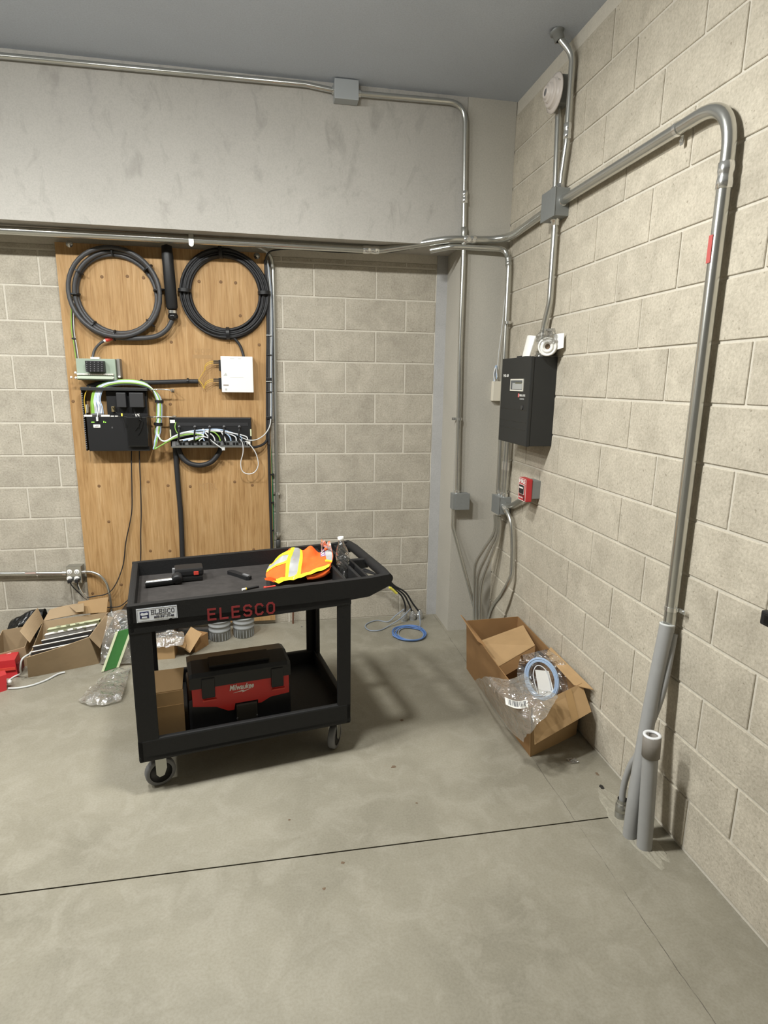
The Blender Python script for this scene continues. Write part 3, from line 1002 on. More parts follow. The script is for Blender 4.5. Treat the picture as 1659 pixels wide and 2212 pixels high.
gw = thing('ground_cable', 'green and black cables running down beside the lower right plywood edge', 'cables', Yp(584, 1190, 0.02))
part(MB().tube(cr([Yp(580, 930, 0.03), Yp(581, 980, 0.03), Yp(583, 1060, 0.03), Yp(585, 1120, 0.03), Yp(587, 1190, 0.03), Yp(588, 1260, 0.03)], 4), 0.0095, 8), 'black_cable', 'cable', gw)
part(MB().tube(cr([Yp(581, 935, 0.022), Yp(585, 980, 0.015), Yp(587, 1030, 0.015), Yp(589, 1090, 0.015), Yp(590, 1190, 0.015), Yp(591, 1260, 0.015)], 4), 0.006, 8), 'green_cable', 'green_wire', gw)
for py in (1025, 1086, 1146):
    part(MB().box(*rectY(583, py - 1, 592, py + 1, 0.035, 0.004)), 'cable_tie', 'black', gw)

# ---- outlet box with two duplex receptacles, conduit and whips
ob = thing('outlet_box', 'steel outlet box with two white duplex receptacles left of the plywood', 'outlet box', Yp(160, 1264, 0.02))
part(MB().bbox(*rectY(142, 1225, 178, 1260, 0.068, 0.0), r=0.003), 'box', 'emt_dull', ob)
part(MB().bbox(*rectY(142, 1224, 177, 1259, 0.0715, 0.068), r=0.002), 'cover_plate', 'emt', ob)
for px in (150, 166):
    for py in (1235.5, 1250):
        c = Yp(px, py, 0.0715)
        rcp = part(MB().lathe(c, (0, -1, 0), [(0.0165, -0.004), (0.0165, 0.0025), (0.015, 0.004), (0.0001, 0.004)], 20), 'receptacle', 'white_paint', ob)
        if py < 1240:
            for dx, h in ((-0.006, 0.0040), (0.006, 0.0033)):
                part(MB().box((c.x + dx - 0.001, -0.0763, c.z + 0.001 - h), (c.x + dx + 0.001, -0.0745, c.z + 0.002 + h)), 'slot', 'dark_hole', rcp)
            part(MB().cyl((c.x, -0.0763, c.z - 0.008), (c.x, -0.0745, c.z - 0.008), 0.0022, 8), 'slot', 'dark_hole', rcp)
hc = thing('conduit', 'thin steel conduit running left from the outlet box along the low wall', 'conduit', Yp(0, 1238, 0.03))
a0, a1 = Yp(142, 1238, 0.035), Yp(-140, 1240, 0.035)
part(MB().cyl(a0, a1, 0.0125, 14), 'tube', 'emt', hc)
part(MB().cyl(Yp(144, 1238, 0.035), Yp(136, 1238, 0.035), 0.017, 14), 'connector', 'chrome', hc)
part(MB().box(Yp(54, 1240, 0.0478), Yp(77, 1236, 0.0482)), 'label', simple('worn_pink_label', (0.55, 0.40, 0.36), 0.7), hc)
wh = thing('armoured_cable', 'silver armoured cable arching from the outlet box over the plywood to the floor', 'cable', Yp(238, 1330, 0.05))
part(MB().tube(cr([Yp(179, 1236, 0.05), Yp(195, 1235, 0.06), Yp(214, 1242, 0.07), Yp(229, 1258, 0.07), Yp(236, 1280, 0.065), Yp(240, 1310, 0.06), Yp(241, 1350, 0.06)], 6), 0.0085, 10), 'armour', 'emt', wh)
part(MB().cyl(Yp(177, 1236, 0.05), Yp(186, 1235, 0.052), 0.013, 12), 'connector', 'chrome', wh)
wh2 = thing('armoured_cable', 'silver armoured cable slanting from the outlet box down behind the cardboard box', 'cable', Yp(207, 1330, 0.05))
part(MB().tube(cr([Yp(168, 1258, 0.06), Yp(171, 1270, 0.075), Yp(180, 1285, 0.085), Yp(193, 1300, 0.085), Yp(206, 1315, 0.08), Yp(216, 1332, 0.075)], 6), 0.008, 10), 'armour', 'emt', wh2)

# =================================================================== conduits
def strap(p, axis, r, wall, parent, mat='chrome', flip=1):
    """one-hole strap: band round the pipe plus a tab to the wall"""
    axis = Vector(axis).normalized()
    part(MB().tube([Vector(p) - axis * 0.008, Vector(p) + axis * 0.008], r + 0.003, 14), 'strap', mat, parent)
    side = axis.cross(Vector(wall)).normalized() * flip
    c = Vector(p) + side * (r + 0.016) + Vector(wall).normalized() * (r * 0.7)
    w = Vector(wall).normalized()
    q = [c - side * 0.018 - axis * 0.008, c + side * 0.014 - axis * 0.008, c + side * 0.014 + axis * 0.008, c - side * 0.018 + axis * 0.008]
    part(MB().prism(q, w * 0.003), 'strap_tab', mat, parent)
    part(MB().cyl(c, c - w * 0.006, 0.005, 8), 'screw', mat, parent)


def coupling(a, b, r, parent, mat='chrome'):
    a, b = Vector(a), Vector(b)
    d = (b - a).normalized()
    L = (b - a).length
    part(MB().lathe(a, d, [(r, 0), (r + 0.0035, 0.002), (r + 0.0035, L * 0.35), (r + 0.0015, L * 0.42), (r + 0.0015, L * 0.58), (r + 0.0035, L * 0.65), (r + 0.0035, L - 0.002), (r, L)], 16), 'coupling', mat, parent)


# long conduit under the beam, round the corner, to the upper junction box
lc = thing('conduit', 'long shiny steel conduit under the concrete beam bending round the corner', 'conduit', (-1.5, -0.22, 2.45))
zc = SOFF - 0.026
pts = [V(-5.8, -0.20, zc - 0.012), V(-0.80, -0.20, zc), V(-0.40, -0.347, 2.545), V(-0.032, -0.347, 2.560), V(-0.032, -0.94, 2.585)]
path = fil(pts, [0.25, 0.25, 0.16])
part(MB().tube(path, 0.0225, 16), 'tube', 'emt', lc)
coupling(V(-0.90, -0.20, zc), V(-0.80, -0.203, zc), 0.0225, lc)
coupling(V(-0.31, -0.347, 2.5485), V(-0.23, -0.347, 2.5515), 0.0225, lc)
for px in (414,):
    x_ = Yp(px, 517, 0.2).x
    part(MB().box((x_ - 0.014, -0.226, zc - 0.026), (x_ + 0.014, -0.174, SOFF)), 'strap', 'emt', lc)
    part(MB().cyl((x_, -0.222, zc - 0.03), (x_, -0.230, zc - 0.03), 0.014, 12), 'strap_ear', 'chrome', lc)
part(MB().box((-0.62, -0.27, zc - 0.0), (-0.595, -0.24, SOFF)), 'strap', 'emt_dull', lc)

# black cable lashed under the beam
lash = thing('lashed_cable', 'thin black cable looping under the beam from the plywood toward the column', 'cable', Yp(720, 547, 0.15))
part(MB().tube(cr([Yp(572, 570, 0.05), Yp(576, 552, 0.08), Yp(590, 541, 0.12), Yp(640, 538, 0.14), Yp(720, 544, 0.15), Yp(820, 546, 0.15), Yp(870, 540, 0.18), Yp(930, 530, 0.28), Yp(960, 527, 0.335)], 6), 0.0045, 8), 'jacket', 'cable', lash)
part(MB().tube(cr([Yp(540, 530, 0.10), Yp(560, 535, 0.08), Yp(580, 548, 0.05), Yp(588, 565, 0.03), Yp(590, 600, 0.02)], 6), 0.006, 8), 'grey_lead', 'cord_grey', lash)

# slim conduit down the block wall right of the plywood
sc = thing('conduit', 'slim steel conduit down the block wall just right of the plywood', 'conduit', Yp(601, 1200, 0.02))
a0 = Yp(590, 590, 0.018)
a1 = Yp(600, 1160, 0.018)
part(MB().tube(cr([Yp(580, 548, 0.05), Yp(586, 560, 0.03), Yp(589, 580, 0.02), a0 + V(0, 0, -0.05), a0 * 0.5 + a1 * 0.5, a1], 5), 0.0125, 12), 'tube', 'emt_dull', sc)
strap(Yp(600, 1066, 0.018), (0, 0, 1), 0.0125, (0, 1, 0), sc)
part(MB().lathe(Yp(601, 1176, 0.02), (0, 0, 1), [(0.0001, -0.03), (0.014, -0.03), (0.017, 0.0), (0.017, 0.03), (0.012, 0.035)], 14), 'end_fitting', 'dark_steel', sc)
part(MB().cyl(Yp(601, 1150, 0.02), Yp(601, 1156, 0.02), 0.016, 14), 'connector', 'chrome', sc)

# second corner conduit: from behind the long one down the corner past the panel
cc = thing('conduit', 'steel conduit bending off under the beam and dropping down the room corner', 'conduit', (-0.03, -0.40, 0.9))
path = fil([V(-0.50, -0.30, 2.485), V(-0.38, -0.345, 2.505), V(-0.036, -0.365, 2.505), V(-0.034, -0.415, 2.40), V(-0.034, -0.45, 1.0)], [0.1, 0.12, 0.12])
part(MB().tube(path, 0.0165, 14), 'tube', 'emt', cc)
strap(Xp(1097, 697, 0.034), (0, 0, 1), 0.0165, (1, 0, 0), cc)
coupling(V(-0.036, -0.40, 2.455), V(-0.034, -0.41, 2.40), 0.0165, cc, 'emt_dull')

# top conduit along the beam, box, down the column
tc = thing('conduit', 'steel conduit along the top of the beam turning down the column', 'conduit', (-0.29, -0.335, 1.0))
yb = -0.340
path = fil([V(-5.8, yb, 3.255), V(-1.25, yb, 3.296), V(-1.10, yb, 3.281)], 0.2)
part(MB().tube(path, 0.0145, 14), 'tube', 'emt', tc)
path = fil([V(-0.95, yb, 3.277), V(-0.325, yb, 3.285), V(-0.300, yb, 2.45), V(-0.298, yb - 0.002, 1.9), V(-0.278, yb, 1.0)], [0.11, 0.3, 0.3])
part(MB().tube(path, 0.0155, 14), 'tube', 'emt', tc)
jb0 = part(MB().bbox((-1.09, -0.385, 3.225), (-0.955, BEAM_Y, 3.325), r=0.004), 'junction_box', simple('pale_grey_box', (0.40, 0.42, 0.43), 0.5, 0.2), tc)
coupling(V(-0.309, yb, 2.82), V(-0.307, yb, 2.75), 0.0155, tc)
coupling(V(-0.3035, yb, 2.62), V(-0.302, yb, 2.50), 0.0155, tc, 'emt_dull')
strap(Yp(992, 905, 0.34), (0, 0, 1), 0.0155, (0, 1, 0), tc)
part(MB().cyl((-1.10, yb, 3.281), (-1.085, yb, 3.281), 0.02, 12), 'connector', 'chrome', tc)
part(MB().cyl((-0.96, yb, 3.277), (-0.94, yb, 3.277), 0.02, 12), 'connector', 'chrome', tc)

jc = thing('junction_box', 'square grey junction box on the front of the column', 'junction box', (-0.255, -0.34, 0.88))
part(MB().bbox((-0.317, -0.375, 0.882), (-0.205, BEAM_Y, 0.988), r=0.003), 'box', 'box_steel', jc)
part(MB().bbox((-0.300, -0.379, 0.880), (-0.202, -0.375, 0.990), r=0.002), 'cover', 'box_steel', jc)
part(MB().cyl((-0.279, -0.341, 0.986), (-0.279, -0.341, 1.006), 0.021, 14), 'connector', 'chrome', jc)
fc = thing('flexible_conduit', 'steel conduit slanting from the column junction box to the floor', 'conduit', (-0.17, -0.40, 0.0))
part(MB().tube(fil([V(-0.300, -0.341, 0.885), V(-0.300, -0.341, 0.76), V(-0.115, -0.42, 0.10), V(-0.105, -0.425, 0.0)], [0.12, 0.1]), 0.0125, 12), 'tube', 'emt', fc)

# corner junction box and its pipes
jr = thing('junction_box', 'dark grey junction box low on the right wall under the black panel', 'junction box', (-0.04, -0.56, 0.89))
part(MB().bbox((-0.078, -0.590, 0.890), (0.0, -0.470, 1.000), r=0.003), 'box', 'box_steel', jr)
part(MB().bbox((-0.083, -0.594, 0.887), (-0.078, -0.466, 1.003), r=0.002), 'cover', 'box_steel', jr)
for y_ in (-0.482, -0.525, -0.566):
    part(MB().cyl((-0.035, y_, 0.998), (-0.035, y_, 1.022), 0.020, 12), 'connector', 'chrome', jr)
for y_, lab in ((-0.525, 'steel conduit between the black panel and the corner junction box, farther of two'), (-0.566, 'steel conduit between the black panel and the corner junction box, nearer of two')):
    p3 = thing('conduit', lab, 'conduit', (-0.035, y_, 1.01))
    part(MB().cyl(V(-0.035, y_, 1.01), V(-0.035, y_ - 0.012, 1.56), 0.0145, 12), 'tube', 'emt', p3)
    part(MB().cyl((-0.035, y_ - 0.004, 1.17), (-0.035, y_ - 0.005, 1.22), 0.0175, 12), 'coupling', 'chrome', p3)
labs = ['steel conduit curving from the corner junction box to the floor, leftmost of three', 'steel conduit curving from the corner junction box to the floor, middle of three', 'steel conduit curving from the corner junction box to the floor, rightmost of three']
for k, (pth, lab) in enumerate(zip(([(1069, 1112), (1068, 1148), (1046, 1185), (1028, 1218), (1025, 1260), (1026, 1345)], [(1074, 1114), (1073, 1150), (1052, 1198), (1034, 1240), (1030, 1280), (1031, 1350)], [(1079, 1115), (1078, 1152), (1060, 1206), (1044, 1250), (1038, 1290), (1037, 1355)]), labs)):
    dpt = [0.50, 0.49, 0.46, 0.43, 0.42, 0.42]
    g_ = thing('conduit', lab, 'conduit', Yp(pth[-1][0], pth[-1][1], 0.42))
    pts = [at(x, y, 'y', -d_ - 0.02 * k) for (x, y), d_ in zip(pth, dpt)]
    pts[-1].z = 0.0
    part(MB().tube(cr(pts, 5), 0.0105, 10), 'tube', 'emt', g_)
bg = thing('conduit', 'bowed steel conduit from the corner junction box down the right wall', 'conduit', (-0.05, -0.66, 0.0))
pts = [V(-0.052, -0.588, 0.945), Xp(1094, 1103, 0.05), Xp(1104, 1130, 0.04), Xp(1107, 1180, 0.035), Xp(1106, 1225, 0.035), Xp(1102, 1250, 0.045), Xp(1085, 1283, 0.075), Xp(1062, 1318, 0.11), Xp(1045, 1345, 0.14)]
pts[-1].z = 0.0
part(MB().tube(cr(pts, 6), 0.0135, 12), 'tube', 'emt', bg)
part(MB().cyl(pts[0], pts[1], 0.018, 12), 'connector', 'chrome', bg)
pa = thing('conduit', 'short dark conduit arm from the corner junction box to the red pull station', 'conduit', (-0.03, -0.75, 0.95))
part(MB().tube(cr([V(-0.030, -0.588, 0.955), V(-0.033, -0.66, 0.960), V(-0.035, -0.80, 1.02), V(-0.035, -0.91, 1.075)], 6), 0.0155, 12), 'tube', 'emt_dull', pa)

# upper junction box on the right wall, verticals, big loop
ju = thing('junction_box', 'dark grey junction box high on the right wall where conduits meet', 'junction box', (-0.03, -1.01, 2.51))
part(MB().bbox((-0.075, -1.085, 2.515), (0.0, -0.935, 2.645), r=0.003), 'box', 'box_steel', ju)
part(MB().bbox((-0.080, -1.088, 2.512), (-0.075, -0.932, 2.648), r=0.002), 'cover', 'box_steel', ju)
for q, ax in (((-0.032, -0.985, 2.645), (0, 0, 1)), ((-0.032, -1.04, 2.645), (0, 0, 1)), ((-0.032, -1.01, 2.515), (0, 0, -1)), ((-0.032, -1.085, 2.585), (0, -1, 0))):
    part(MB().lathe(q, ax, [(0.026, -0.002), (0.026, 0.006), (0.021, 0.008), (0.021, 0.026), (0.016, 0.028)], 12), 'connector', 'chrome', ju)
v1 = thing('conduit', 'straight steel conduit from the upper junction box up to the alarm sounder', 'conduit', (-0.032, -0.985, 2.65))
part(MB().cyl((-0.032, -0.985, 2.64), (-0.032, -0.955, 3.06), 0.0155, 12), 'tube', 'emt', v1)
v2 = thing('conduit', 'steel conduit from the upper junction box bending up into the ceiling', 'conduit', (-0.032, -1.04, 2.65))
path = fil([V(-0.032, -1.04, 2.64), V(-0.032, -1.045, 2.70), V(-0.032, -1.072, 2.84), V(-0.032, -1.07, 3.22), V(-0.10, -1.035, CEIL - 0.02)], [0.1, 0.15, 0.10])
part(MB().tube(path, 0.0155, 12), 'tube', 'emt', v2)
coupling(V(-0.032, -1.072, 2.86), V(-0.032, -1.072, 2.93), 0.0155, v2)
part(MB().lathe((-0.105, -1.035, CEIL), (0.35, -0.15, -1), [(0.034, 0.0), (0.034, 0.012), (0.024, 0.014), (0.024, 0.045), (0.016, 0.047)], 14), 'ceiling_connector', 'box_steel', v2)
v3 = thing('conduit', 'steel conduit from the upper junction box down to the black panel', 'conduit', (-0.032, -1.01, 1.85))
path = fil([V(-0.032, -1.01, 2.52), V(-0.032, -1.012, 2.12), V(-0.04, -0.975, 1.99), V(-0.05, -0.97, 1.84)], 0.2)
part(MB().tube(path, 0.0165, 12), 'tube', 'emt', v3)
part(MB().lathe((-0.05, -0.97, 1.842), (0, 0, 1), [(0.026, 0), (0.026, 0.01), (0.021, 0.012), (0.021, 0.03)], 12), 'connector', 'chrome', v3)
bigl = thing('conduit', 'big steel conduit looping along the right wall and down to the floor sleeve', 'conduit', (-0.034, -2.217, 0.5))
path = fil([V(-0.034, -1.09, 2.585), V(-0.034, -2.217, 2.583), V(-0.034, -2.217, 0.60)], 0.17, 12)
part(MB().tube(path, 0.0225, 18), 'tube', 'emt', bigl)
strap(V(-0.034, -1.95, 2.5835), (0, -1, 0), 0.0225, (1, 0, 0), bigl, 'chrome', -1)
coupling(V(-0.034, -2.217, 2.39), V(-0.034, -2.217, 2.31), 0.0225, bigl)
strap(V(-0.034, -2.217, 0.895), (0, 0, -1), 0.0225, (1, 0, 0), bigl)
part(MB().box((-0.0585, -2.224, 2.09), (-0.0565, -2.206, 2.175)), 'label', simple('red_label', (0.50, 0.10, 0.09), 0.6), bigl)

# ---- sleeves and stubs coming out of the slab
s1 = thing('conduit_sleeve', 'tall leaning grey plastic sleeve holding the big conduit at the floor', 'pipe', (-0.15, -2.292, 0.0))
part(MB().tube(cr([V(-0.150, -2.292, -0.01), V(-0.142, -2.285, 0.18), V(-0.095, -2.245, 0.48), V(-0.045, -2.220, 0.835)], 6), 0.0265, 16, False), 'sleeve', 'pvc', s1)
part(MB().lathe((-0.045, -2.220, 0.835), (0.14, 0.07, 1), [(0.0265, -0.004), (0.028, 0.0), (0.023, 0.003), (0.023, -0.05)], 16), 'cut_rim', 'cord_grey', s1)
s2 = thing('conduit_sleeve', 'short open-topped grey plastic stub pipe nearest the camera at the floor', 'pipe', (-0.129, -2.354, 0.0))
part(MB().cyl((-0.129, -2.354, -0.01), (-0.140, -2.338, 0.40), 0.0275, 18, False), 'pipe', 'pvc', s2)
part(MB().lathe((-0.139, -2.340, 0.375), (-0.02, 0.04, 1), [(0.0275, 0.0), (0.0315, 0.002), (0.0315, 0.085), (0.022, 0.086), (0.022, 0.01), (0.0001, 0.01)], 18), 'coupling', 'pvc_brown', s2)
part(MB().lathe((-0.1408, -2.3365, 0.4615), (-0.02, 0.04, 1), [(0.0315, -0.003), (0.0315, 0.002), (0.021, 0.002), (0.021, -0.004)], 18), 'rim', 'cord_white', s2)
s3 = thing('conduit', 'thin bent grey conduit with threaded fitting, leftmost at the floor hole', 'conduit', (-0.135, -2.219, 0.0))
part(MB().tube(cr([V(-0.130, -2.196, 0.0), V(-0.130, -2.196, 0.06), Xp(1345, 1713, 0.130), Xp(1351, 1684, 0.126), Xp(1363, 1652, 0.118), Xp(1381, 1621, 0.104), V(-0.060, -2.255, 0.56), V(-0.021, -2.233, 0.80)], 6), 0.0125, 12), 'tube', 'pvc', s3)
part(MB().lathe((-0.130, -2.196, 0.0), (0, 0, 1), [(0.024, -0.01), (0.024, 0.03), (0.022, 0.032), (0.024, 0.034), (0.024, 0.06), (0.019, 0.064), (0.019, 0.085)], 14), 'threaded_fitting', 'emt_dull', s3)
part(MB().lathe((-0.130, -2.196, 0.066), (0, 0, 1), [(0.021, 0.0), (0.021, 0.006)], 14), 'ring', 'chrome', s3)
# broken concrete round them
rr = random.Random(21)
hole = MB()
rings = []
for m_ in range(5):
    k_ = (0.0001, 0.45, 0.75, 0.92, 1.0)[m_]
    ring = []
    for k in range(64):
        a = 2 * math.pi * k / 64
        nz = 1 + 0.18 * noise.noise(V(math.cos(a) * 2.2, math.sin(a) * 2.2, 0.3)) + 0.07 * noise.noise(V(math.cos(a) * 7, math.sin(a) * 7, 4.0))
        x_, y_ = -0.112 + 0.066 * math.cos(a) * nz * k_, -2.235 + 0.215 * math.sin(a) * nz * k_
        h_ = (0.005, 0.005, 0.004, 0.0025, 0.0002)[m_] * (1 + 0.7 * noise.noise(V(x_ * 60, y_ * 60, 2)))
        ring.append(V(min(x_, -0.002), y_, max(h_, 0.0002)))
    rings.append(ring + [ring[0]])
hole.grid(rings, False)
M['grout'] = mat_plain_concrete('rough_grout', (0.335, 0.312, 0.25), 0.72, 30.0, 0.9)
solo(hole, 'grout_patch', 'grout', 'rough broken grout patch around the floor pipes', 'patch')
for px, py, r_, mt, lab in [(1300, 1700, 0.016, 'dark_hole', 'dark hole in the slab, upper of the two by the right wall'), (1322, 1732, 0.014, 'dark_hole', 'dark hole in the slab, lower of the two beside the thin conduit'), (1290, 1672, 0.012, 'brown_dirt', 'brown chip in the slab just above the dark holes'), (1436, 1845, 0.011, 'dark_hole', 'dark chip in the slab right of the open stub pipe')]:
    c = Zp(px, py, 0.0)
    mb = MB()
    n_ = 15
    rg = [V(c.x + r_ * 0.62 * math.cos(6.283 * j / n_) * rr.uniform(0.7, 1.25), c.y + r_ * 1.0 * math.sin(6.283 * j / n_) * rr.uniform(0.8, 1.15), 0.0006) for j in range(n_)]
    mb.add(rg + [V(c.x, c.y, 0.0012)], [(j, (j + 1) % n_, n_) for j in range(n_)])
    solo(mb, 'floor_chip', mt, lab, 'chip')

# =================================================================== right wall devices
pn = thing('fire_panel', 'black fire alarm control panel with small window on the right wall', 'control panel', (-0.07, -0.885, 1.374))
part(MB().bbox((-0.128, -1.085, 1.374), (0.0, -0.690, 1.838), r=0.004), 'cabinet', 'black_paint', pn)
dr_ = part(MB().bbox((-0.148, -1.088, 1.372), (-0.128, -0.687, 1.840), r=0.005), 'door', 'black_paint', pn)
fx = -0.1485
U_, W_ = V(0, -1, 0), V(0, 0, 1)


def panel_pt(px, py):
    p = Xp(px, py, 0.148)
    return p


a, b = V(fx, -0.835, 1.726), V(fx, -1.010, 1.660)
part(MB().box((fx - 0.004, a.y, a.z), (fx + 0.002, b.y, b.z)), 'window_trim', 'beige_trim', dr_)
part(MB().box((fx - 0.0045, a.y - 0.008, a.z - 0.008), (fx + 0.001, b.y + 0.008, b.z + 0.008)), 'window', simple('dark_window', (0.10, 0.11, 0.12), 0.12), dr_)
part(MB().box((fx - 0.0055, a.y - 0.035, a.z - 0.022), (fx, b.y + 0.010, b.z + 0.010)), 'display', 'lcd', dr_)
part(MB().box((fx - 0.0060, a.y - 0.075, a.z - 0.018), (fx, b.y + 0.014, b.z + 0.040)), 'display_text', simple('olive_lcd', (0.12, 0.12, 0.08), 0.3), dr_)
part(text_mb('MS-10', 0.02, V(fx - 0.0006, -0.722, 1.737), U_, W_, width=0.075, height=0.015, bold=0.0003), 'lettering', 'paper', dr_)
part(text_mb('FIRE-LITE', 0.02, V(fx - 0.0006, -0.965, 1.633), U_, W_, width=0.078, height=0.011), 'lettering', 'paper', dr_)
part(text_mb('ALARMS', 0.02, V(fx - 0.0006, -0.972, 1.617), U_, W_, width=0.058, height=0.006), 'lettering', 'cord_grey', dr_)
part(MB().bbox((fx - 0.0012, -0.946, 1.628), (fx + 0.001, -0.961, 1.648), r=0.004), 'logo_mark', simple('pink_red_logo', (0.72, 0.16, 0.16), 0.5), dr_)
part(MB().cyl((fx + 0.001, -1.01, 1.575), (fx - 0.004, -1.01, 1.575), 0.012, 14), 'lock', 'dark_steel', dr_)
for z_ in (1.455, 1.495, 1.56):
    part(MB().box((fx - 0.0005, -1.07, z_), (fx + 0.001, -0.70, z_ + 0.002)), 'door_seam', 'black_gloss', dr_)
part(MB().bbox((-0.11, -0.885, 1.836), (-0.06, -0.80, 1.852), r=0.004), 'top_knockout', 'black_paint', pn)

# phone jack and lead left of the panel
jk = thing('jack_box', 'small cream jack box with pale blue lead beside the black panel', 'jack box', (-0.075, -0.335, 1.59))
part(MB().bbox((-0.070, -0.350, 1.590), (-0.015, BEAM_Y, 1.715), r=0.004), 'cover', 'cream', jk)
part(MB().tube(cr([V(-0.055, -0.335, 1.712), V(-0.068, -0.345, 1.75), V(-0.050, -0.345, 1.805), V(-0.062, -0.34, 1.74), V(-0.048, -0.345, 1.79), V(-0.042, -0.345, 1.90), V(-0.032, -0.35, 2.05), V(-0.028, -0.36, 2.2), V(-0.022, -0.37, 2.35)], 6), 0.0030, 6), 'lead', 'cord_grey', jk)
part(MB().tube(cr([V(-0.064, -0.345, 1.712), V(-0.066, -0.35, 1.78), V(-0.056, -0.35, 1.812), V(-0.050, -0.35, 1.73)], 6), 0.0036, 6), 'lead', 'cord_blue', jk)
part(MB().tube(cr([V(-0.060, -0.35, 1.715), V(-0.070, -0.352, 1.76), V(-0.060, -0.352, 1.800), V(-0.046, -0.35, 1.74)], 6), 0.0036, 6), 'lead', 'cord_white', jk)

# pull station
pl = thing('pull_station', 'red fire alarm pull station on a grey back box, right wall', 'pull station', (-0.04, -0.945, 1.05))
part(MB().bbox((-0.050, -0.991, 1.068), (0.0, -0.897, 1.170), r=0.003), 'back_box', 'box_steel', pl)
red = part(MB().bbox((-0.088, -0.995, 1.050), (-0.050, -0.892, 1.181), r=0.006), 'cover', 'fire_red', pl)
fx = -0.0885
part(text_mb('FIRE', 0.03, V(fx - 0.0004, -0.902, 1.150), U_, W_, width=0.082, height=0.022, bold=0.0006), 'lettering', 'paper', red)
wl = simple('white_outline', (0.75, 0.62, 0.58), 0.5)
for a, b in (((fx - 0.001, -0.894, 1.052), (fx + 0.001, -0.897, 1.179)), ((fx - 0.001, -0.990, 1.052), (fx + 0.001, -0.993, 1.179)), ((fx - 0.001, -0.894, 1.052), (fx + 0.001, -0.993, 1.055)), ((fx - 0.001, -0.894, 1.176), (fx + 0.001, -0.993, 1.179))):
    part(MB().box(a, b), 'outline', wl, red)
part(MB().bbox((fx - 0.003, -0.908, 1.088), (fx + 0.001, -0.975, 1.144), r=0.003), 'handle_frame', wl, red)
part(MB().bbox((fx - 0.006, -0.911, 1.092), (fx, -0.972, 1.141), r=0.003), 'pull_handle', 'black', red)
part(MB().box((fx - 0.0066, -0.915, 1.122), (fx, -0.968, 1.130)), 'handle_text', 'paper', red)
part(MB().bbox((fx - 0.003, -0.912, 1.078), (fx, -0.972, 1.088), r=0.003), 'handle_lip', simple('dark_red', (0.12, 0.01, 0.01), 0.4), red)
part(text_mb('PULL DOWN', 0.01, V(fx - 0.0004, -0.904, 1.066), U_, W_, width=0.055, height=0.007), 'lettering', 'paper', red)
part(MB().box((fx - 0.0015, -0.968, 1.057), (fx, -0.982, 1.075)), 'key_switch', simple('dark_red_key', (0.10, 0.01, 0.012), 0.4), red)

# alarm sounder
sn = thing('alarm_sounder', 'round cream alarm sounder with ringed cover high on the right wall', 'sounder', (-0.05, -0.945, 3.05))
part(MB().bbox((-0.062, -1.005, 3.045), (0.0, -0.885, 3.170), r=0.003), 'back_box', 'box_steel', sn)
cS = V(-0.062, -0.975, 3.095)
part(MB().lathe(cS, (-1, 0, 0), [(0.0001, 0.0), (0.078, 0.0), (0.087, 0.003), (0.086, 0.009), (0.068, 0.012), (0.064, 0.011), (0.063, 0.027), (0.060, 0.031), (0.046, 0.032), (0.043, 0.030), (0.042, 0.044), (0.039, 0.047), (0.028, 0.046), (0.026, 0.056), (0.022, 0.058), (0.019, 0.052), (0.0001, 0.050)], 32), 'cover', 'cream_white', sn)
for a in (0.6, 2.7):
    c = cS + V(-0.016, 0.074 * math.cos(a), 0.074 * math.sin(a))
    part(MB().cyl(c, c + V(-0.004, 0, 0), 0.004, 8), 'screw', 'chrome', sn)
part(MB().lathe(cS + V(-0.0515, 0, 0), (-1, 0, 0), [(0.016, -0.001), (0.016, 0.002), (0.0001, 0.002)], 16), 'grille', 'rubber', sn)

# small black device cut by the right edge of the photo
dv = thing('wall_latch', 'small black block on the right wall at the right picture edge', 'device', (-0.015, -2.64, 0.99))
part(MB().bbox((-0.030, -2.70, 0.997), (0.0, -2.603, 1.042), r=0.006), 'body', 'black', dv)
part(MB().bbox((-0.034, -2.68, 1.005), (-0.030, -2.62, 1.034), r=0.002), 'cap', 'black_gloss', dv)

# rolled papers in a clear bag on top of the panel
rl = thing('paper_roll_bag', 'rolled white papers in a clear plastic bag on top of the black panel', 'bag', (-0.08, -1.03, 1.84))
cR = V(-0.070, -1.105, 1.888)
ax = V(-0.50, -0.84, -0.06).normalized()
part(MB().lathe(cR, ax, [(0.0001, -0.10), (0.046, -0.10), (0.047, 0.03), (0.040, 0.032), (0.039, 0.026), (0.031, 0.026), (0.030, 0.031), (0.020, 0.031), (0.019, 0.026), (0.014, 0.026), (0.013, -0.02), (0.0001, -0.02)], 24), 'paper_roll', 'paper', rl)
part(MB().lathe(cR + ax * 0.012, ax, [(0.0135, 0.0), (0.0001, 0.0)], 16), 'roll_core', 'brown_dirt', rl)
part(wall_plate(V(-0.145, -0.960, 1.842), V(-0.135, -1.030, 1.843), V(-0.110, -1.035, 1.945), V(-0.125, -0.965, 1.950), 0.004, 0.012), 'folded_sheet', 'paper', rl)
part(wall_plate(V(-0.050, -1.125, 1.865), V(-0.020, -1.175, 1.88), V(-0.016, -1.165, 1.952), V(-0.045, -1.12, 1.945), 0.004, 0.01), 'folded_sheet', 'white_paint', rl)
rows = []
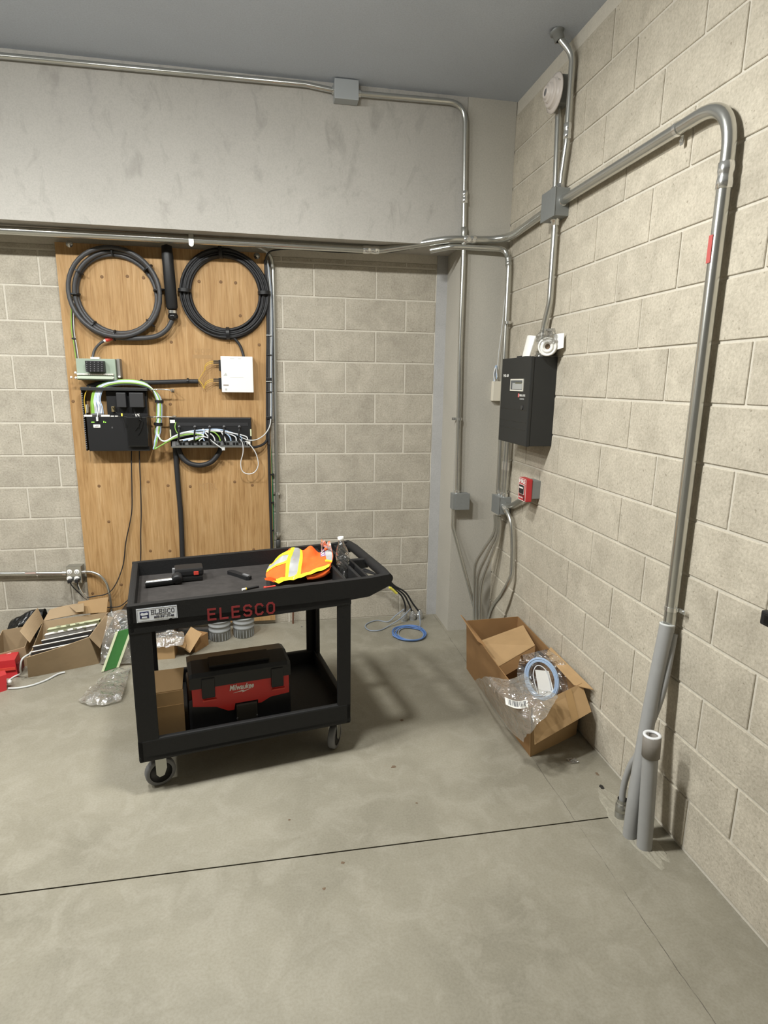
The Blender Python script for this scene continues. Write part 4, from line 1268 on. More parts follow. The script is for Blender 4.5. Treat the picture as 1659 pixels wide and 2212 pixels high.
for i in range(11):
    row = []
    for j in range(13):
        u, v = i / 10, j / 12
        th = math.pi * (0.03 + 0.60 * u)
        ph = 2 * math.pi * v
        n_ = 1 + 0.30 * noise.noise(V(u * 5, v * 6, 1.3)) + 0.15 * noise.noise(V(u * 13, v * 13, 7))
        p = V(-0.068 + 0.055 * math.sin(th) * math.cos(ph) * n_, -1.075 + 0.080 * math.sin(th) * math.sin(ph) * n_, 1.925 + 0.055 * math.cos(th) * n_)
        p.x = min(p.x, -0.006)
        row.append(p)
    rows.append(row)
part(MB().grid(rows, False), 'plastic_bag', 'bottle', rl)


# =================================================================== utility cart
CA = math.radians(10.3)
CO = V(-2.037, -1.766, 0.0)
CU = V(math.cos(CA), math.sin(CA), 0)
CV = V(-math.sin(CA), math.cos(CA), 0)


def fr(p):
    """cart coordinates (along, across, up) to the room"""
    return CO + CU * p[0] + CV * p[1] + V(0, 0, p[2])


def Tp(px, py, t):
    """point of the photograph on the cart plane at depth t"""
    d = CR @ Vector(((px - 829.5) / FPX, -(py - 1106.0) / FPX, -1.0))
    k = (t - (CAM_LOC - CO).dot(CV)) / d.dot(CV)
    return CAM_LOC + d * k


def loc_of(p):
    q = Vector(p) - CO
    return V(q.dot(CU), q.dot(CV), q.z)


cart = thing('utility_cart', 'black two-shelf plastic utility cart with stencilled red lettering', 'cart', fr((0.45, 0.31, 0)))
L, W, H = 0.905, 0.62, 0.838
# top tray: floor, four walls, handle end
part(MB().bbox((0.0, 0.0, 0.742), (0.903, W, 0.772), 0.004, fr), 'tray_floor', 'tray', cart)
part(MB().prism([fr(p) for p in ((0.0, 0.0, 0.722), (0.0, 0.0, H), (1.0, 0.0, H + 0.012), (1.085, 0.0, H + 0.020), (1.10, 0.0, H - 0.005), (1.09, 0.0, 0.806), (0.99, 0.0, 0.764), (0.905, 0.0, 0.758), (0.905, 0.0, 0.738))], CV * 0.028), 'front_apron', 'cart', cart)
part(MB().prism([fr(p) for p in ((0.0, W - 0.028, 0.722), (0.0, W - 0.028, H), (1.0, W - 0.028, H + 0.012), (1.085, W - 0.028, H + 0.020), (1.10, W - 0.028, H - 0.005), (1.09, W - 0.028, 0.806), (0.99, W - 0.028, 0.764), (0.905, W - 0.028, 0.758), (0.905, W - 0.028, 0.738))], CV * 0.028), 'rear_apron', 'cart', cart)
part(MB().bbox((0.0, 0.0, 0.722), (0.028, W, H), 0.008, fr), 'end_apron', 'cart', cart)
part(MB().tube([fr((1.082, 0.012, H - 0.004)), fr((1.088, 0.10, H - 0.002)), fr((1.088, W - 0.10, H - 0.002)), fr((1.082, W - 0.012, H - 0.004))], 0.024, 14), 'handle_bar', 'cart', cart)
part(MB().bbox((0.890, 0.02, 0.760), (0.905, W - 0.02, H - 0.004), 0.004, fr), 'divider', 'cart', cart)
part(MB().bbox((0.955, 0.02, 0.766), (0.970, W - 0.02, H + 0.004), 0.004, fr), 'divider', 'cart', cart)
part(MB().bbox((0.905, 0.02, 0.765), (0.975, W - 0.02, 0.772), 0.003, fr), 'caddy_floor', 'cart', cart)
part(MB().bbox((0.993, 0.02, 0.775), (1.005, W - 0.02, H + 0.006), 0.004, fr), 'divider', 'cart', cart)
part(MB().bbox((0.975, 0.02, 0.765), (1.010, W - 0.02, 0.785), 0.003, fr), 'caddy_floor', 'cart', cart)
for t0 in (0.02, 0.29, W - 0.045):
    part(MB().bbox((1.003, t0, 0.800), (1.085, t0 + 0.030, H + 0.008), 0.004, fr), 'handle_rib', 'cart', cart)
# lower shelf
part(MB().bbox((0.0, 0.0, 0.165), (L, W, 0.185), 0.004, fr), 'shelf_floor', 'cart', cart)
for a, b, nm in (((0, 0, 0.157), (L, 0.026, 0.257), 'shelf_apron'), ((0, W - 0.026, 0.157), (L, W, 0.257), 'shelf_apron'), ((0, 0, 0.157), (0.026, W, 0.257), 'shelf_apron'), ((L - 0.026, 0, 0.157), (L, W, 0.257), 'shelf_apron')):
    part(MB().bbox(a, b, 0.008, fr), nm, 'cart', cart)
# corner legs: L-shaped channels
for s0, s1 in ((0.0, 0.082), (0.842, 0.905)):
    for t0, t1, w in ((0.0, 0.018, 1), (W - 0.018, W, -1)):
        mb = MB().bbox((s0 + 0.001, t0 + 0.0012 * w, 0.24), (s1, t1, 0.745), 0.005, fr)
        if s0 < 0.4:
            mb.bbox((0.0012, 0.002 if w > 0 else W - 0.07, 0.24), (0.018, 0.07 if w > 0 else W - 0.002, 0.745), 0.005, fr)
        else:
            mb.bbox((L - 0.018, 0.002 if w > 0 else W - 0.07, 0.24), (L - 0.0012, 0.07 if w > 0 else W - 0.002, 0.745), 0.005, fr)
        part(mb, 'leg', 'cart', cart)
# casters
for s0, t0, yaw in ((0.075, 0.068, 12), (0.848, 0.075, 56), (0.075, W - 0.07, 20), (0.848, W - 0.07, 60)):
    a = math.radians(yaw) + CA
    d = V(math.cos(a), math.sin(a), 0)       # rolling direction
    w = V(-math.sin(a), math.cos(a), 0)      # axle
    c = fr((s0, t0, 0.0625))
    cst = part(MB().lathe(c - w * 0.016, w, [(0.046, 0), (0.058, 0.0), (0.0625, 0.006), (0.0625, 0.026), (0.058, 0.032), (0.046, 0.032)], 28), 'caster_tyre', 'rubber', cart)
    part(MB().lathe(c - w * 0.015, w, [(0.0001, 0.0), (0.047, 0.0), (0.047, 0.030), (0.0001, 0.030)], 24), 'hub', 'black', cst)
    for sd in (-1, 1):
        o_ = c + w * (0.020 * sd)
        part(MB().prism([o_ + d * x + V(0, 0, z) - w * 0.0015 for x, z in ((-0.022, 0.095), (0.022, 0.095), (0.024, 0.02), (0.012, -0.012), (-0.008, -0.016), (-0.020, 0.0))], w * 0.003), 'fork', 'emt_dull', cst)
    part(MB().lathe(fr((s0, t0, 0.145)), (0, 0, 1), [(0.030, 0.0), (0.030, 0.020)], 14), 'swivel_plate', 'emt_dull', cst)


# stroke lettering (stencil / slab)
def stroke_letters(word, o, u, w, h, wd, gap, th, depth, serif=0.0):
    mb = MB()
    u, w = Vector(u).normalized(), Vector(w).normalized()
    n = u.cross(w)

    def seg(x0, y0, x1, y1, k):
        a, b = V(x0, y0, 0), V(x1, y1, 0)
        dd = (b - a)
        if dd.length < 1e-6:
            return
        dd.normalize()
        nn = V(-dd.y, dd.x, 0) * th / 2
        a2, b2 = a - dd * th * 0.35, b + dd * th * 0.35
        q = [a2 - nn, b2 - nn, b2 + nn, a2 + nn]
        z0 = k * 0.00002
        mb.prism([Vector(o) + u * p.x + w * p.y + n * z0 for p in q], n * depth)
    x = 0.0
    for ch in word:
        S = []
        if ch == 'E':
            S = [[(0, 0), (0, 1)], [(0, 1), (1, 1)], [(0, .52), (.85, .52)], [(0, 0), (1, 0)]]
        elif ch == 'L':
            S = [[(0, 0), (0, 1)], [(0, 0), (1, 0)]]
        elif ch == 'S':
            S = [[(1, .85), (.75, 1), (.25, 1), (0, .85), (0, .62), (.25, .5), (.75, .5), (1, .38), (1, .15), (.75, 0), (.25, 0), (0, .15)]]
        elif ch == 'C':
            S = [[(1, .82), (.75, 1), (.25, 1), (0, .8), (0, .2), (.25, 0), (.75, 0), (1, .18)]]
        elif ch == 'O':
            S = [[(.25, 0), (0, .2), (0, .8), (.25, 1), (.75, 1), (1, .8), (1, .2), (.75, 0), (.25, 0)]]
        if serif:
            if ch in 'EL':
                S += [[(-serif, 0), (serif, 0)], [(-serif, 1), (serif, 1)]]
            if ch == 'E':
                S += [[(1, 1), (1, .78)], [(1, 0), (1, .22)], [(.8, .42), (.8, .64)]]
            if ch == 'L':
                S += [[(1, 0), (1, .28)]]
            if ch in 'SC':
                S += [[(1, .98), (1, .75)]]
            if ch == 'S':
                S += [[(0, .02), (0, .25)]]
        k = 0
        for pl_ in S:
            for (a, b), (c, d) in zip(pl_[:-1], pl_[1:]):
                seg(x + a * wd, b * h, x + c * wd, d * h, k)
                k += 1
        x += wd + gap
    return mb


o = fr((0.300, -0.0004, 0.745))
tilt = (CU * 1.0 + V(0, 0, -0.010)).normalized()
part(stroke_letters('ELESCO', o, tilt, V(0, 0, 1), 0.044, 0.028, 0.0195, 0.0080, 0.0012), 'stencil_lettering', 'red_paint', cart, 'faded red stencilled letters ELESCO')
# sticker
st_n = -CV
stk = part(MB().prism([fr((s, -0.0003, z)) for s, z in ((0.033, 0.768), (0.033, 0.824), (0.182, 0.824), (0.183, 0.770), (0.165, 0.769), (0.157, 0.773), (0.148, 0.768))], st_n * 0.0010), 'sticker', 'sticker', cart, 'white company sticker')
for a, b in (((0.036, 0.7715), (0.1795, 0.7722)), ((0.036, 0.8200), (0.1795, 0.8207)), ((0.036, 0.7715), (0.0368, 0.8207)), ((0.1788, 0.7715), (0.1796, 0.8207))):
    part(MB().box((a[0], -0.0018, a[1]), (b[0], -0.0008, b[1]), fr), 'border_line', 'ink', stk)
part(MB().bbox((0.045, -0.0020, 0.783), (0.078, -0.0008, 0.811), 0.003, fr), 'logo', 'navy', stk)
part(MB().prism([fr((s, -0.0019, z)) for s, z in ((0.048, 0.798), (0.048, 0.804), (0.053, 0.807), (0.059, 0.8045), (0.064, 0.8045), (0.070, 0.807), (0.075, 0.804), (0.075, 0.798), (0.070, 0.796), (0.053, 0.796))], st_n * 0.0006), 'logo', 'sticker', stk)
part(MB().box((0.052, -0.0025, 0.785), (0.071, -0.0015, 0.791), fr), 'logo', 'sticker', stk)
part(stroke_letters('ELESCO', fr((0.0875, -0.0013, 0.797)), CU, V(0, 0, 1), 0.0165, 0.0096, 0.0052, 0.0023, 0.0006, 0.16), 'lettering', 'ink', stk)
part(MB().box((0.105, -0.0020, 0.7915), (0.160, -0.0008, 0.7927), fr), 'lettering', 'ink', stk)
part(text_mb('800-361-7148', 0.01, fr((0.096, -0.0013, 0.780)), CU, V(0, 0, 1), width=0.074, height=0.0085, bold=0.0003), 'lettering', 'ink', stk)

# =================================================================== on the cart
TZ = 0.7722
# hi-vis vest
def bez_grid(ctrl, nu, nv):
    """smooth surface through a grid of control points (Catmull-Rom both ways)"""
    rows = [cr(r, nu) for r in ctrl]
    cols = list(zip(*rows))
    out = [cr(list(c), nv) for c in cols]
    return [list(r) for r in zip(*out)]


rowA = [Tp(x, y, 0.235) for x, y in ((578, 1252), (600, 1259), (622, 1255), (650, 1249), (674, 1241), (694, 1233), (713, 1226))]
rowB = [Tp(x, y, 0.285) for x, y in ((574, 1245), (596, 1236), (624, 1232), (652, 1226), (676, 1222), (696, 1215), (717, 1212))]
rowC = [Tp(x, y, 0.34) for x, y in ((577, 1230), (596, 1214), (628, 1206), (655, 1207), (676, 1203), (692, 1204), (719, 1198))]
rowD = [Tp(x, y, 0.40) for x, y in ((588, 1216), (604, 1200), (637, 1185), (652, 1190), (672, 1184), (690, 1194), (711, 1171))]
rowE = [loc_of(p) for p in rowD]
rowE = [fr((q.x, 0.50, TZ + 0.012)) for q in rowE]
for rw in (rowA, rowB, rowC, rowD):
    for p in rw:
        p.z = max(p.z, TZ + 0.004)
G = bez_grid([rowA, rowB, rowC, rowD, rowE], 8, 7)
for r_ in G:
    for p in r_:
        q = p * 16
        p.z += 0.012 * noise.noise(V(q.x, q.y, q.z * 1.5)) + 0.007 * noise.noise(p * 38)
        p += CV * (0.010 * noise.noise(p * 21))
        p.z = max(p.z, TZ + 0.003)
vest = thing('safety_vest', 'crumpled orange safety vest with lime trim and silver bands on the cart', 'vest', fr((0.72, 0.33, TZ)))
part(MB().grid(G), 'mesh_fabric', 'orange', vest)


def strip_on(G, f0, f1, lift, along='v', v0=0.0, v1=1.0):
    """band of the draped surface between two column (or row) fractions, lifted a little"""
    h, w = len(G), len(G[0])
    out = []

    def S(u, v):
        x, y = min(max(u, 0), 1) * (w - 1), min(max(v, 0), 1) * (h - 1)
        i, j = min(int(y), h - 2), min(int(x), w - 2)
        a, b = y - i, x - j
        return (G[i][j] * (1 - b) + G[i][j + 1] * b) * (1 - a) + (G[i + 1][j] * (1 - b) + G[i + 1][j + 1] * b) * a
    n_ = 26
    for k in range(n_ + 1):
        t = v0 + (v1 - v0) * k / n_
        row = []
        for m_ in range(5):
            g0 = f0(t) if callable(f0) else f0
            g1 = f1(t) if callable(f1) else f1
            s_ = g0 + (g1 - g0) * m_ / 4
            p = S(s_, t) if along == 'v' else S(t, s_)
            row.append(p + (-CV * 0.7 + V(0, 0, 0.7)) * lift)
        out.append(row)
    return out


for nm, mt, args in (('trim', 'hi_yellow', (0.0, 0.10, 0.0018, 'u', 0.10, 0.97)),
                     ('trim', 'hi_yellow', (0.290, 0.335, 0.0020, 'v', 0.0, 0.8)),
                     ('reflective_band', 'silver', (0.330, 0.450, 0.0014, 'v', 0.04, 0.8)),
                     ('trim', 'hi_yellow', (0.445, 0.490, 0.0020, 'v', 0.0, 0.8)),
                     ('trim', 'hi_yellow', (0.40, 0.47, 0.0026, 'u', 0.0, 0.32)),
                     ('reflective_band', 'silver', (0.46, 0.60, 0.0014, 'u', 0.0, 0.31)),
                     ('trim', 'hi_yellow', (0.58, 0.66, 0.0026, 'u', 0.0, 0.32)),
                     ('reflective_band', 'silver', (0.90, 0.985, 0.0018, 'v', 0.30, 0.62)),
                     ('trim', 'hi_yellow', (0.88, 0.99, 0.0022, 'v', 0.20, 0.30))):
    part(MB().grid(strip_on(G, *args)), nm, mt, vest)
part(MB().grid(strip_on(G, 0.84, 0.90, 0.0022, 'v', 0.52, 0.74)), 'patch', simple('purple_patch', (0.22, 0.09, 0.25), 0.7), vest)
for k in range(4):
    part(MB().grid(strip_on(G, 0.850, 0.890, 0.0030, 'v', 0.54 + 0.05 * k, 0.565 + 0.05 * k)), 'patch_print', 'paper', vest)

und = [[Tp(x, y, 0.245) for x, y in ((660, 1244), (680, 1240), (700, 1233), (716, 1222))],
       [Tp(x, y, 0.240) for x, y in ((664, 1252), (682, 1250), (700, 1243), (712, 1232))],
       [Tp(x, y, 0.275) for x, y in ((662, 1253), (682, 1252), (700, 1246), (714, 1236))]]
for rw in und:
    for p in rw:
        p.z = max(p.z, TZ + 0.002)
part(MB().grid(bez_grid(und, 6, 5)), 'under_fold', 'orange', vest)
tip = [[Tp(x, y, 0.24) for x, y in ((571, 1249), (582, 1246), (596, 1250))], [Tp(x, y, 0.235) for x, y in ((573, 1253), (584, 1255), (598, 1260))]]
part(MB().grid(tip), 'under_fold', 'orange', vest)

# water bottle lying on its side against the caddy, base toward the camera
bt = thing('water_bottle', 'clear empty plastic water bottle with white cap standing in the cart caddy', 'bottle', fr((0.94, 0.24, TZ)))
b0 = Tp(740, 1243, 0.20)
b1 = Tp(738, 1165, 0.30)
b0, b1 = fr((0.945, 0.230, TZ + 0.003)), fr((0.935, 0.262, TZ + 0.200))
axb = (b1 - b0)
Lb = axb.length
part(MB().lathe(b0, axb, [(0.0001, 0.006), (0.022, 0.0), (0.031, 0.006), (0.0325, 0.02), (0.031, 0.028), (0.0325, 0.036), (0.031, 0.044), (0.0325, 0.052), (0.031, 0.060), (0.0325, 0.070), (0.0325, 0.115), (0.028, 0.14), (0.018, 0.165), (0.0125, 0.178), (0.0125, 0.20)], 24), 'bottle', 'bottle', bt)
part(MB().lathe(b0 + axb.normalized() * 0.190, axb, [(0.0145, 0.0), (0.0150, 0.001), (0.0150, 0.014), (0.013, 0.016), (0.0001, 0.016)], 18), 'cap', 'white_paint', bt)
bw = thing('bottle_wrap', 'torn strip of clear film caught beside the bottle cap', 'wrap', fr((0.88, 0.36, TZ)))
part(MB().grid([[fr((0.865 + 0.05 * i / 4, 0.34 + 0.03 * j / 4, 0.93 + 0.02 * math.sin(i + j) - 0.012 * i * 0.5)) for i in range(5)] for j in range(5)], False), 'film', 'film_white', bw)
part(MB().tube([fr((0.868, 0.372, TZ)), fr((0.870, 0.365, 0.935))], 0.004, 6), 'stem', 'film_white', bw)

# cordless tool
tl = thing('cordless_tool', 'black cordless tool with silver tube and battery at the left of the cart tray', 'tool', fr((0.18, 0.46, TZ)))
part(MB().cyl(fr((0.058, 0.405, TZ + 0.016)), fr((0.185, 0.415, TZ + 0.017)), 0.0155, 16), 'tube', 'black_gloss', tl)
part(MB().cyl(fr((0.062, 0.4045, TZ + 0.0225)), fr((0.170, 0.414, TZ + 0.0235)), 0.0105, 16), 'silver_band', 'chrome', tl)
part(MB().lathe(fr((0.196, 0.392, TZ + 0.024)), CV + V(0, 0, 0.3), [(0.0001, 0), (0.019, 0), (0.023, 0.006), (0.023, 0.034), (0.019, 0.040), (0.0001, 0.040)], 18), 'pivot', 'black', tl)
bat = part(MB().bbox((0.185, 0.43, TZ + 0.022), (0.315, 0.525, TZ + 0.062), 0.012, fr), 'battery_body', 'black', tl)
part(MB().bbox((0.195, 0.425, TZ + 0.002), (0.310, 0.50, TZ + 0.024), 0.006, fr), 'battery_foot', 'black_gloss', tl)
part(MB().bbox((0.270, 0.427, TZ + 0.030), (0.292, 0.432, TZ + 0.048), 0.002, fr), 'red_mark', 'red_tape', bat)
part(MB().bbox((0.176, 0.440, TZ + 0.030), (0.190, 0.460, TZ + 0.066), 0.004, fr), 'latch', 'rubber', bat)

# folding knife
kn = thing('utility_knife', 'black folding utility knife lying mid-tray on the cart', 'knife', fr((0.47, 0.42, TZ)))
ka = math.radians(-58)


def kf(p):
    return fr((0.478 + p[0] * math.cos(ka) - p[1] * math.sin(ka), 0.435 + p[0] * math.sin(ka) + p[1] * math.cos(ka), TZ + p[2]))


part(MB().prism([kf(p) for p in ((-0.075, -0.006, 0.0), (-0.070, -0.016, 0.0), (0.0, -0.014, 0.0), (0.07, -0.018, 0.0), (0.082, -0.008, 0.0), (0.076, 0.012, 0.0), (0.02, 0.010, 0.0), (-0.05, 0.016, 0.0), (-0.072, 0.010, 0.0))], V(0, 0, 0.017)), 'handle', 'black', kn)
part(MB().prism([kf(p) for p in ((0.03, -0.006, 0.017), (0.075, -0.010, 0.017), (0.072, 0.006, 0.017), (0.03, 0.006, 0.017))], V(0, 0, 0.004)), 'grip', 'rubber', kn)

# two little screwdrivers by the front rim
d1 = thing('pocket_screwdriver', 'small black screwdriver with white cap near the front rim of the cart', 'screwdriver', fr((0.49, 0.21, TZ)))
q0, q1 = fr((0.464, 0.226, TZ + 0.006)), fr((0.522, 0.243, TZ + 0.006))
dq = (q1 - q0).normalized()
part(MB().cyl(q0 + dq * 0.018, q1 + dq * 0.02, 0.005, 10), 'handle', 'black', d1)
part(MB().cyl(q0, q0 + dq * 0.016, 0.0055, 10), 'cap', 'paper', d1)
part(MB().cyl(q0 + dq * 0.016, q0 + dq * 0.021, 0.0058, 10), 'ring', 'yellow', d1)
d2 = thing('pocket_screwdriver', 'tiny red screwdriver near the front rim of the cart', 'screwdriver', fr((0.585, 0.20, TZ)))
q0, q1 = fr((0.560, 0.222, TZ + 0.006)), fr((0.614, 0.229, TZ + 0.006))
dq = (q1 - q0).normalized()
part(MB().cyl(q0 + dq * 0.008, q1, 0.0040, 10), 'handle', 'red_tape', d2)
part(MB().cyl(q0, q0 + dq * 0.009, 0.0065, 10), 'cap', 'red_tape', d2)
sw = thing('plastic_scrap', 'crumpled dark clear wrapper under the vest edge on the cart', 'wrapper', fr((0.83, 0.17, TZ)))
part(MB().grid([[fr((0.80 + 0.09 * i / 6, 0.12 + 0.08 * j / 6, TZ + 0.003 + 0.012 * abs(noise.noise(V(i * 0.9, j * 0.8, 3))))) for i in range(7)] for j in range(7)], False), 'film', 'film', sw)

# =================================================================== lower shelf
SZ = 0.1855
cb = thing('cardboard_box', 'upright brown cardboard box on the lower cart shelf left of the vacuum', 'box', fr((0.12, 0.2, SZ)))
part(MB().box((0.045, 0.105, SZ), (0.187, 0.108, 0.400), fr), 'front_panel', 'cardboard', cb)
part(MB().box((0.184, 0.108, SZ), (0.187, 0.32, 0.400), fr), 'side_panel', 'cardboard', cb)
part(MB().box((0.045, 0.108, SZ), (0.048, 0.32, 0.400), fr), 'side_panel', 'cardboard', cb)
part(MB().box((0.045, 0.317, SZ), (0.187, 0.320, 0.400), fr), 'back_panel', 'cardboard', cb)
part(MB().box((0.048, 0.108, SZ), (0.184, 0.317, SZ + 0.003), fr), 'bottom', 'cardboard', cb)
part(MB().prism([fr(p) for p in ((0.048, 0.107, 0.401), (0.184, 0.107, 0.401), (0.196, 0.150, 0.478), (0.060, 0.150, 0.482))], V(0, 0, 0.003)), 'flap', 'cardboard', cb)
part(MB().box((0.046, 0.1035, 0.335), (0.186, 0.1052, 0.337), fr), 'tape_edge', 'tape', cb)

vc = thing('shop_vacuum', 'black and red box-shaped wet dry vacuum on the lower cart shelf', 'vacuum', fr((0.43, 0.25, SZ)))
part(MB().bbox((0.205, 0.100, SZ), (0.650, 0.385, 0.345), 0.012, fr), 'tank', 'black', vc)
redm = part(MB().prism([fr(p) for p in ((0.222, 0.094, 0.318), (0.222, 0.094, 0.410), (0.640, 0.094, 0.406), (0.640, 0.094, 0.312), (0.555, 0.094, 0.305), (0.515, 0.094, 0.285), (0.500, 0.094, 0.285), (0.500, 0.094, 0.302), (0.400, 0.094, 0.302), (0.395, 0.094, 0.272), (0.370, 0.094, 0.272), (0.320, 0.094, 0.300))], CV * 0.29), 'power_head', 'red', vc)
prof = [(0.088, 0.400), (0.088, 0.452), (0.100, 0.468), (0.215, 0.476), (0.300, 0.462), (0.378, 0.425), (0.390, 0.400)]
mb = MB()
rows = []
for s0, k_ in ((0.212, 0.0), (0.212, 0.90), (0.226, 1.0), (0.634, 1.0), (0.648, 0.90), (0.648, 0.0)):
    rows.append([fr((s0, t, 0.400 + (z - 0.400) * k_)) for t, z in prof])
mb.grid(rows, False)
part(mb, 'lid', 'black', vc)
part(MB().prism([fr(p) for p in ((0.300, 0.125, 0.4705), (0.300, 0.205, 0.4765), (0.560, 0.205, 0.4765), (0.560, 0.125, 0.4705))], V(0, 0, 0.010)), 'carry_handle', 'black', vc)
for s0 in (0.262, 0.560):
    lt = part(MB().bbox((s0, 0.083, 0.352), (s0 + 0.055, 0.100, 0.445), 0.005, fr), 'latch', 'black', vc)
    part(MB().bbox((s0 + 0.002, 0.086, 0.335), (s0 + 0.060, 0.094, 0.343), 0.002, fr), 'latch_keeper', 'red_tape', vc)
part(MB().bbox((0.402, 0.085, 0.215), (0.495, 0.100, 0.297), 0.006, fr), 'label_plate', simple('brown_black_plate', (0.025, 0.022, 0.016), 0.5), vc)
for s0 in (0.405, 0.492):
    part(MB().cyl(fr((s0, 0.083, 0.232)), fr((s0, 0.088, 0.232)), 0.004, 8), 'screw', 'chrome', vc)
part(text_mb('Milwaukee', 0.03, fr((0.378, 0.0925, 0.366)), CU, V(0, 0, 1), width=0.105, height=0.026, shear=0.25, bold=0.0006), 'lettering', 'paper', redm)
part(MB().prism([fr((s, 0.0935, z)) for s, z in ((0.392, 0.353), (0.440, 0.362), (0.437, 0.356), (0.478, 0.366), (0.432, 0.350), (0.434, 0.356))], -CV * 0.001), 'lettering', 'paper', redm)

# =================================================================== cardboard box with the bag, by the right wall
CB = thing('cardboard_box', 'large open cardboard box against the right wall holding bagged cable', 'box', (-0.18, -1.3, 0.0))
bFL, bFR, bBR, bBL = V(-0.325, -1.765, 0), V(-0.022, -1.63, 0), V(-0.022, -0.86, 0), V(-0.345, -0.88, 0)
rFL, rFR, rBR, rBL = V(-0.352, -1.79, 0.27), V(-0.03, -1.665, 0.295), V(-0.012, -0.835, 0.30), V(-0.350, -0.85, 0.30)


part(wall_plate(bFL, bFR, rFR, rFL, bulge=0.004), 'front_panel', 'cardboard', CB)
part(wall_plate(bBL, bFL, rFL, rBL, bulge=0.012), 'left_panel', 'cardboard_in', CB)
part(wall_plate(bBR, bBL, rBL, rBR, bulge=0.0), 'back_panel', 'cardboard_in', CB)
part(wall_plate(bFR, bBR, rBR, rFR, bulge=0.0), 'right_panel', 'cardboard_in', CB)
part(MB().prism([bFL, bFR, bBR, bBL], V(0, 0, 0.004)), 'bottom', 'cardboard_in', CB)
# flaps
part(MB().plate([rFL + V(0.01, 0, 0.004), rFR + V(-0.01, -0.0, 0.004), V(-0.036, -1.765, 0.205), V(-0.372, -1.895, 0.155)], 0.004), 'front_flap', 'cardboard', CB)
fA, fB, fC, fD = rFL + V(0.01, 0, 0.004), rFR + V(-0.01, -0.0, 0.004), V(-0.036, -1.765, 0.205), V(-0.372, -1.895, 0.155)


def on_flap(u, v):
    return (fA * (1 - u) + fB * u) * (1 - v) + (fD * (1 - u) + fC * u) * v + V(-0.1, -0.55, 0.8).normalized() * 0.0032


part(MB().grid([[on_flap(u, v) for u in (0.64, 0.70, 0.77)] for v in (0.02, 0.35, 0.68, 0.98)], False), 'tape_strip', 'tape', CB)
part(MB().plate([V(-0.345, -1.238, 0.152), V(-0.085, -1.243, 0.297), V(-0.095, -1.262, 0.235), V(-0.335, -1.258, 0.100)], 0.004), 'inner_carton_side', 'cardboard_in', CB)
part(MB().plate([V(-0.338, -0.985, 0.215), V(-0.035, -0.965, 0.298), V(-0.085, -1.24, 0.300), V(-0.345, -1.235, 0.155)], 0.004), 'inner_flap', 'cardboard', CB)
part(MB().plate([V(-0.012, -1.28, 0.303), V(-0.017, -1.735, 0.300), V(-0.078, -1.665, 0.290), V(-0.066, -1.33, 0.288)], 0.004), 'right_flap', 'cardboard', CB)
part(wall_plate(rBL + V(-0.004, -0.02, 0), V(-0.352, -1.20, 0.292), V(-0.372, -1.12, 0.290), V(-0.395, -0.87, 0.345), bulge=0.0), 'left_flap', 'cardboard_in', CB)
part(MB().box((-0.018, -1.30, 0.255), (-0.0165, -1.05, 0.275)), 'green_tape', simple('green_tape', (0.10, 0.16, 0.06), 0.5), CB)

# coil of pale blue cable in clear bag
bgc = thing('bagged_cable', 'coil of pale blue cable in a clear barcoded bag on the cardboard box', 'cable coil', (-0.2, -1.5, 0.1))
cc_ = V(-0.155, -1.485, 0.235)
uu = V(0.72, -0.30, 0.30).normalized()
ww = V(-0.10, 0.45, 0.88)
ww = (ww - uu * ww.dot(uu)).normalized()
nn = uu.cross(ww)
rr = random.Random(8)
for i in range(15):
    ro = 0.064 + 0.0045 * (i % 5)
    of = nn * (0.006 * (i // 5) + rr.uniform(-0.002, 0.002))
    pts = []
    for k in range(33):
        a = 2 * math.pi * k / 32
        pts.append(cc_ + of + uu * (ro * math.cos(a)) + ww * ((0.088 + 0.0045 * (i % 5)) * math.sin(a)))
    part(MB().tube(pts, 0.0026, 6, False), 'turn', 'cord_blue', bgc)
part(MB().tube(cr([cc_ + uu * -0.04 + ww * -0.07, cc_ + uu * -0.035 + ww * 0.03, cc_ + ww * 0.068, cc_ + uu * 0.034 + ww * 0.03, cc_ + uu * 0.03 + ww * -0.06], 6), 0.0028, 6), 'turn', 'cord_white', bgc)
part(MB().plate([cc_ + uu * -0.036 + ww * -0.085 + nn * -0.004, cc_ + uu * 0.040 + ww * -0.085 + nn * -0.004, cc_ + uu * 0.044 + ww * 0.03 + nn * -0.004, cc_ + uu * -0.02 + ww * 0.05 + nn * -0.004], 0.003), 'paper_insert', 'paper', bgc)
part(MB().tube([cc_ + uu * -0.088 + ww * 0.012, cc_ + uu * -0.066 + ww * 0.008], 0.010, 8), 'cable_tie', 'black', bgc)


def crumple(ctrl, nu, nv, amp, f1=9.0, f2=24.0, seed=0.0, dirn=(0, 0, 1)):
    G_ = bez_grid(ctrl, nu, nv)
    dn = Vector(dirn).normalized()
    for r_ in G_:
        for p in r_:
            q = p + V(seed, seed * 0.7, 0)
            n1 = 1 - 2 * abs(noise.noise(q * f1))
            n2 = noise.noise(q * f2)
            p += dn * amp * (0.7 * n1 + 0.5 * n2)
    return G_


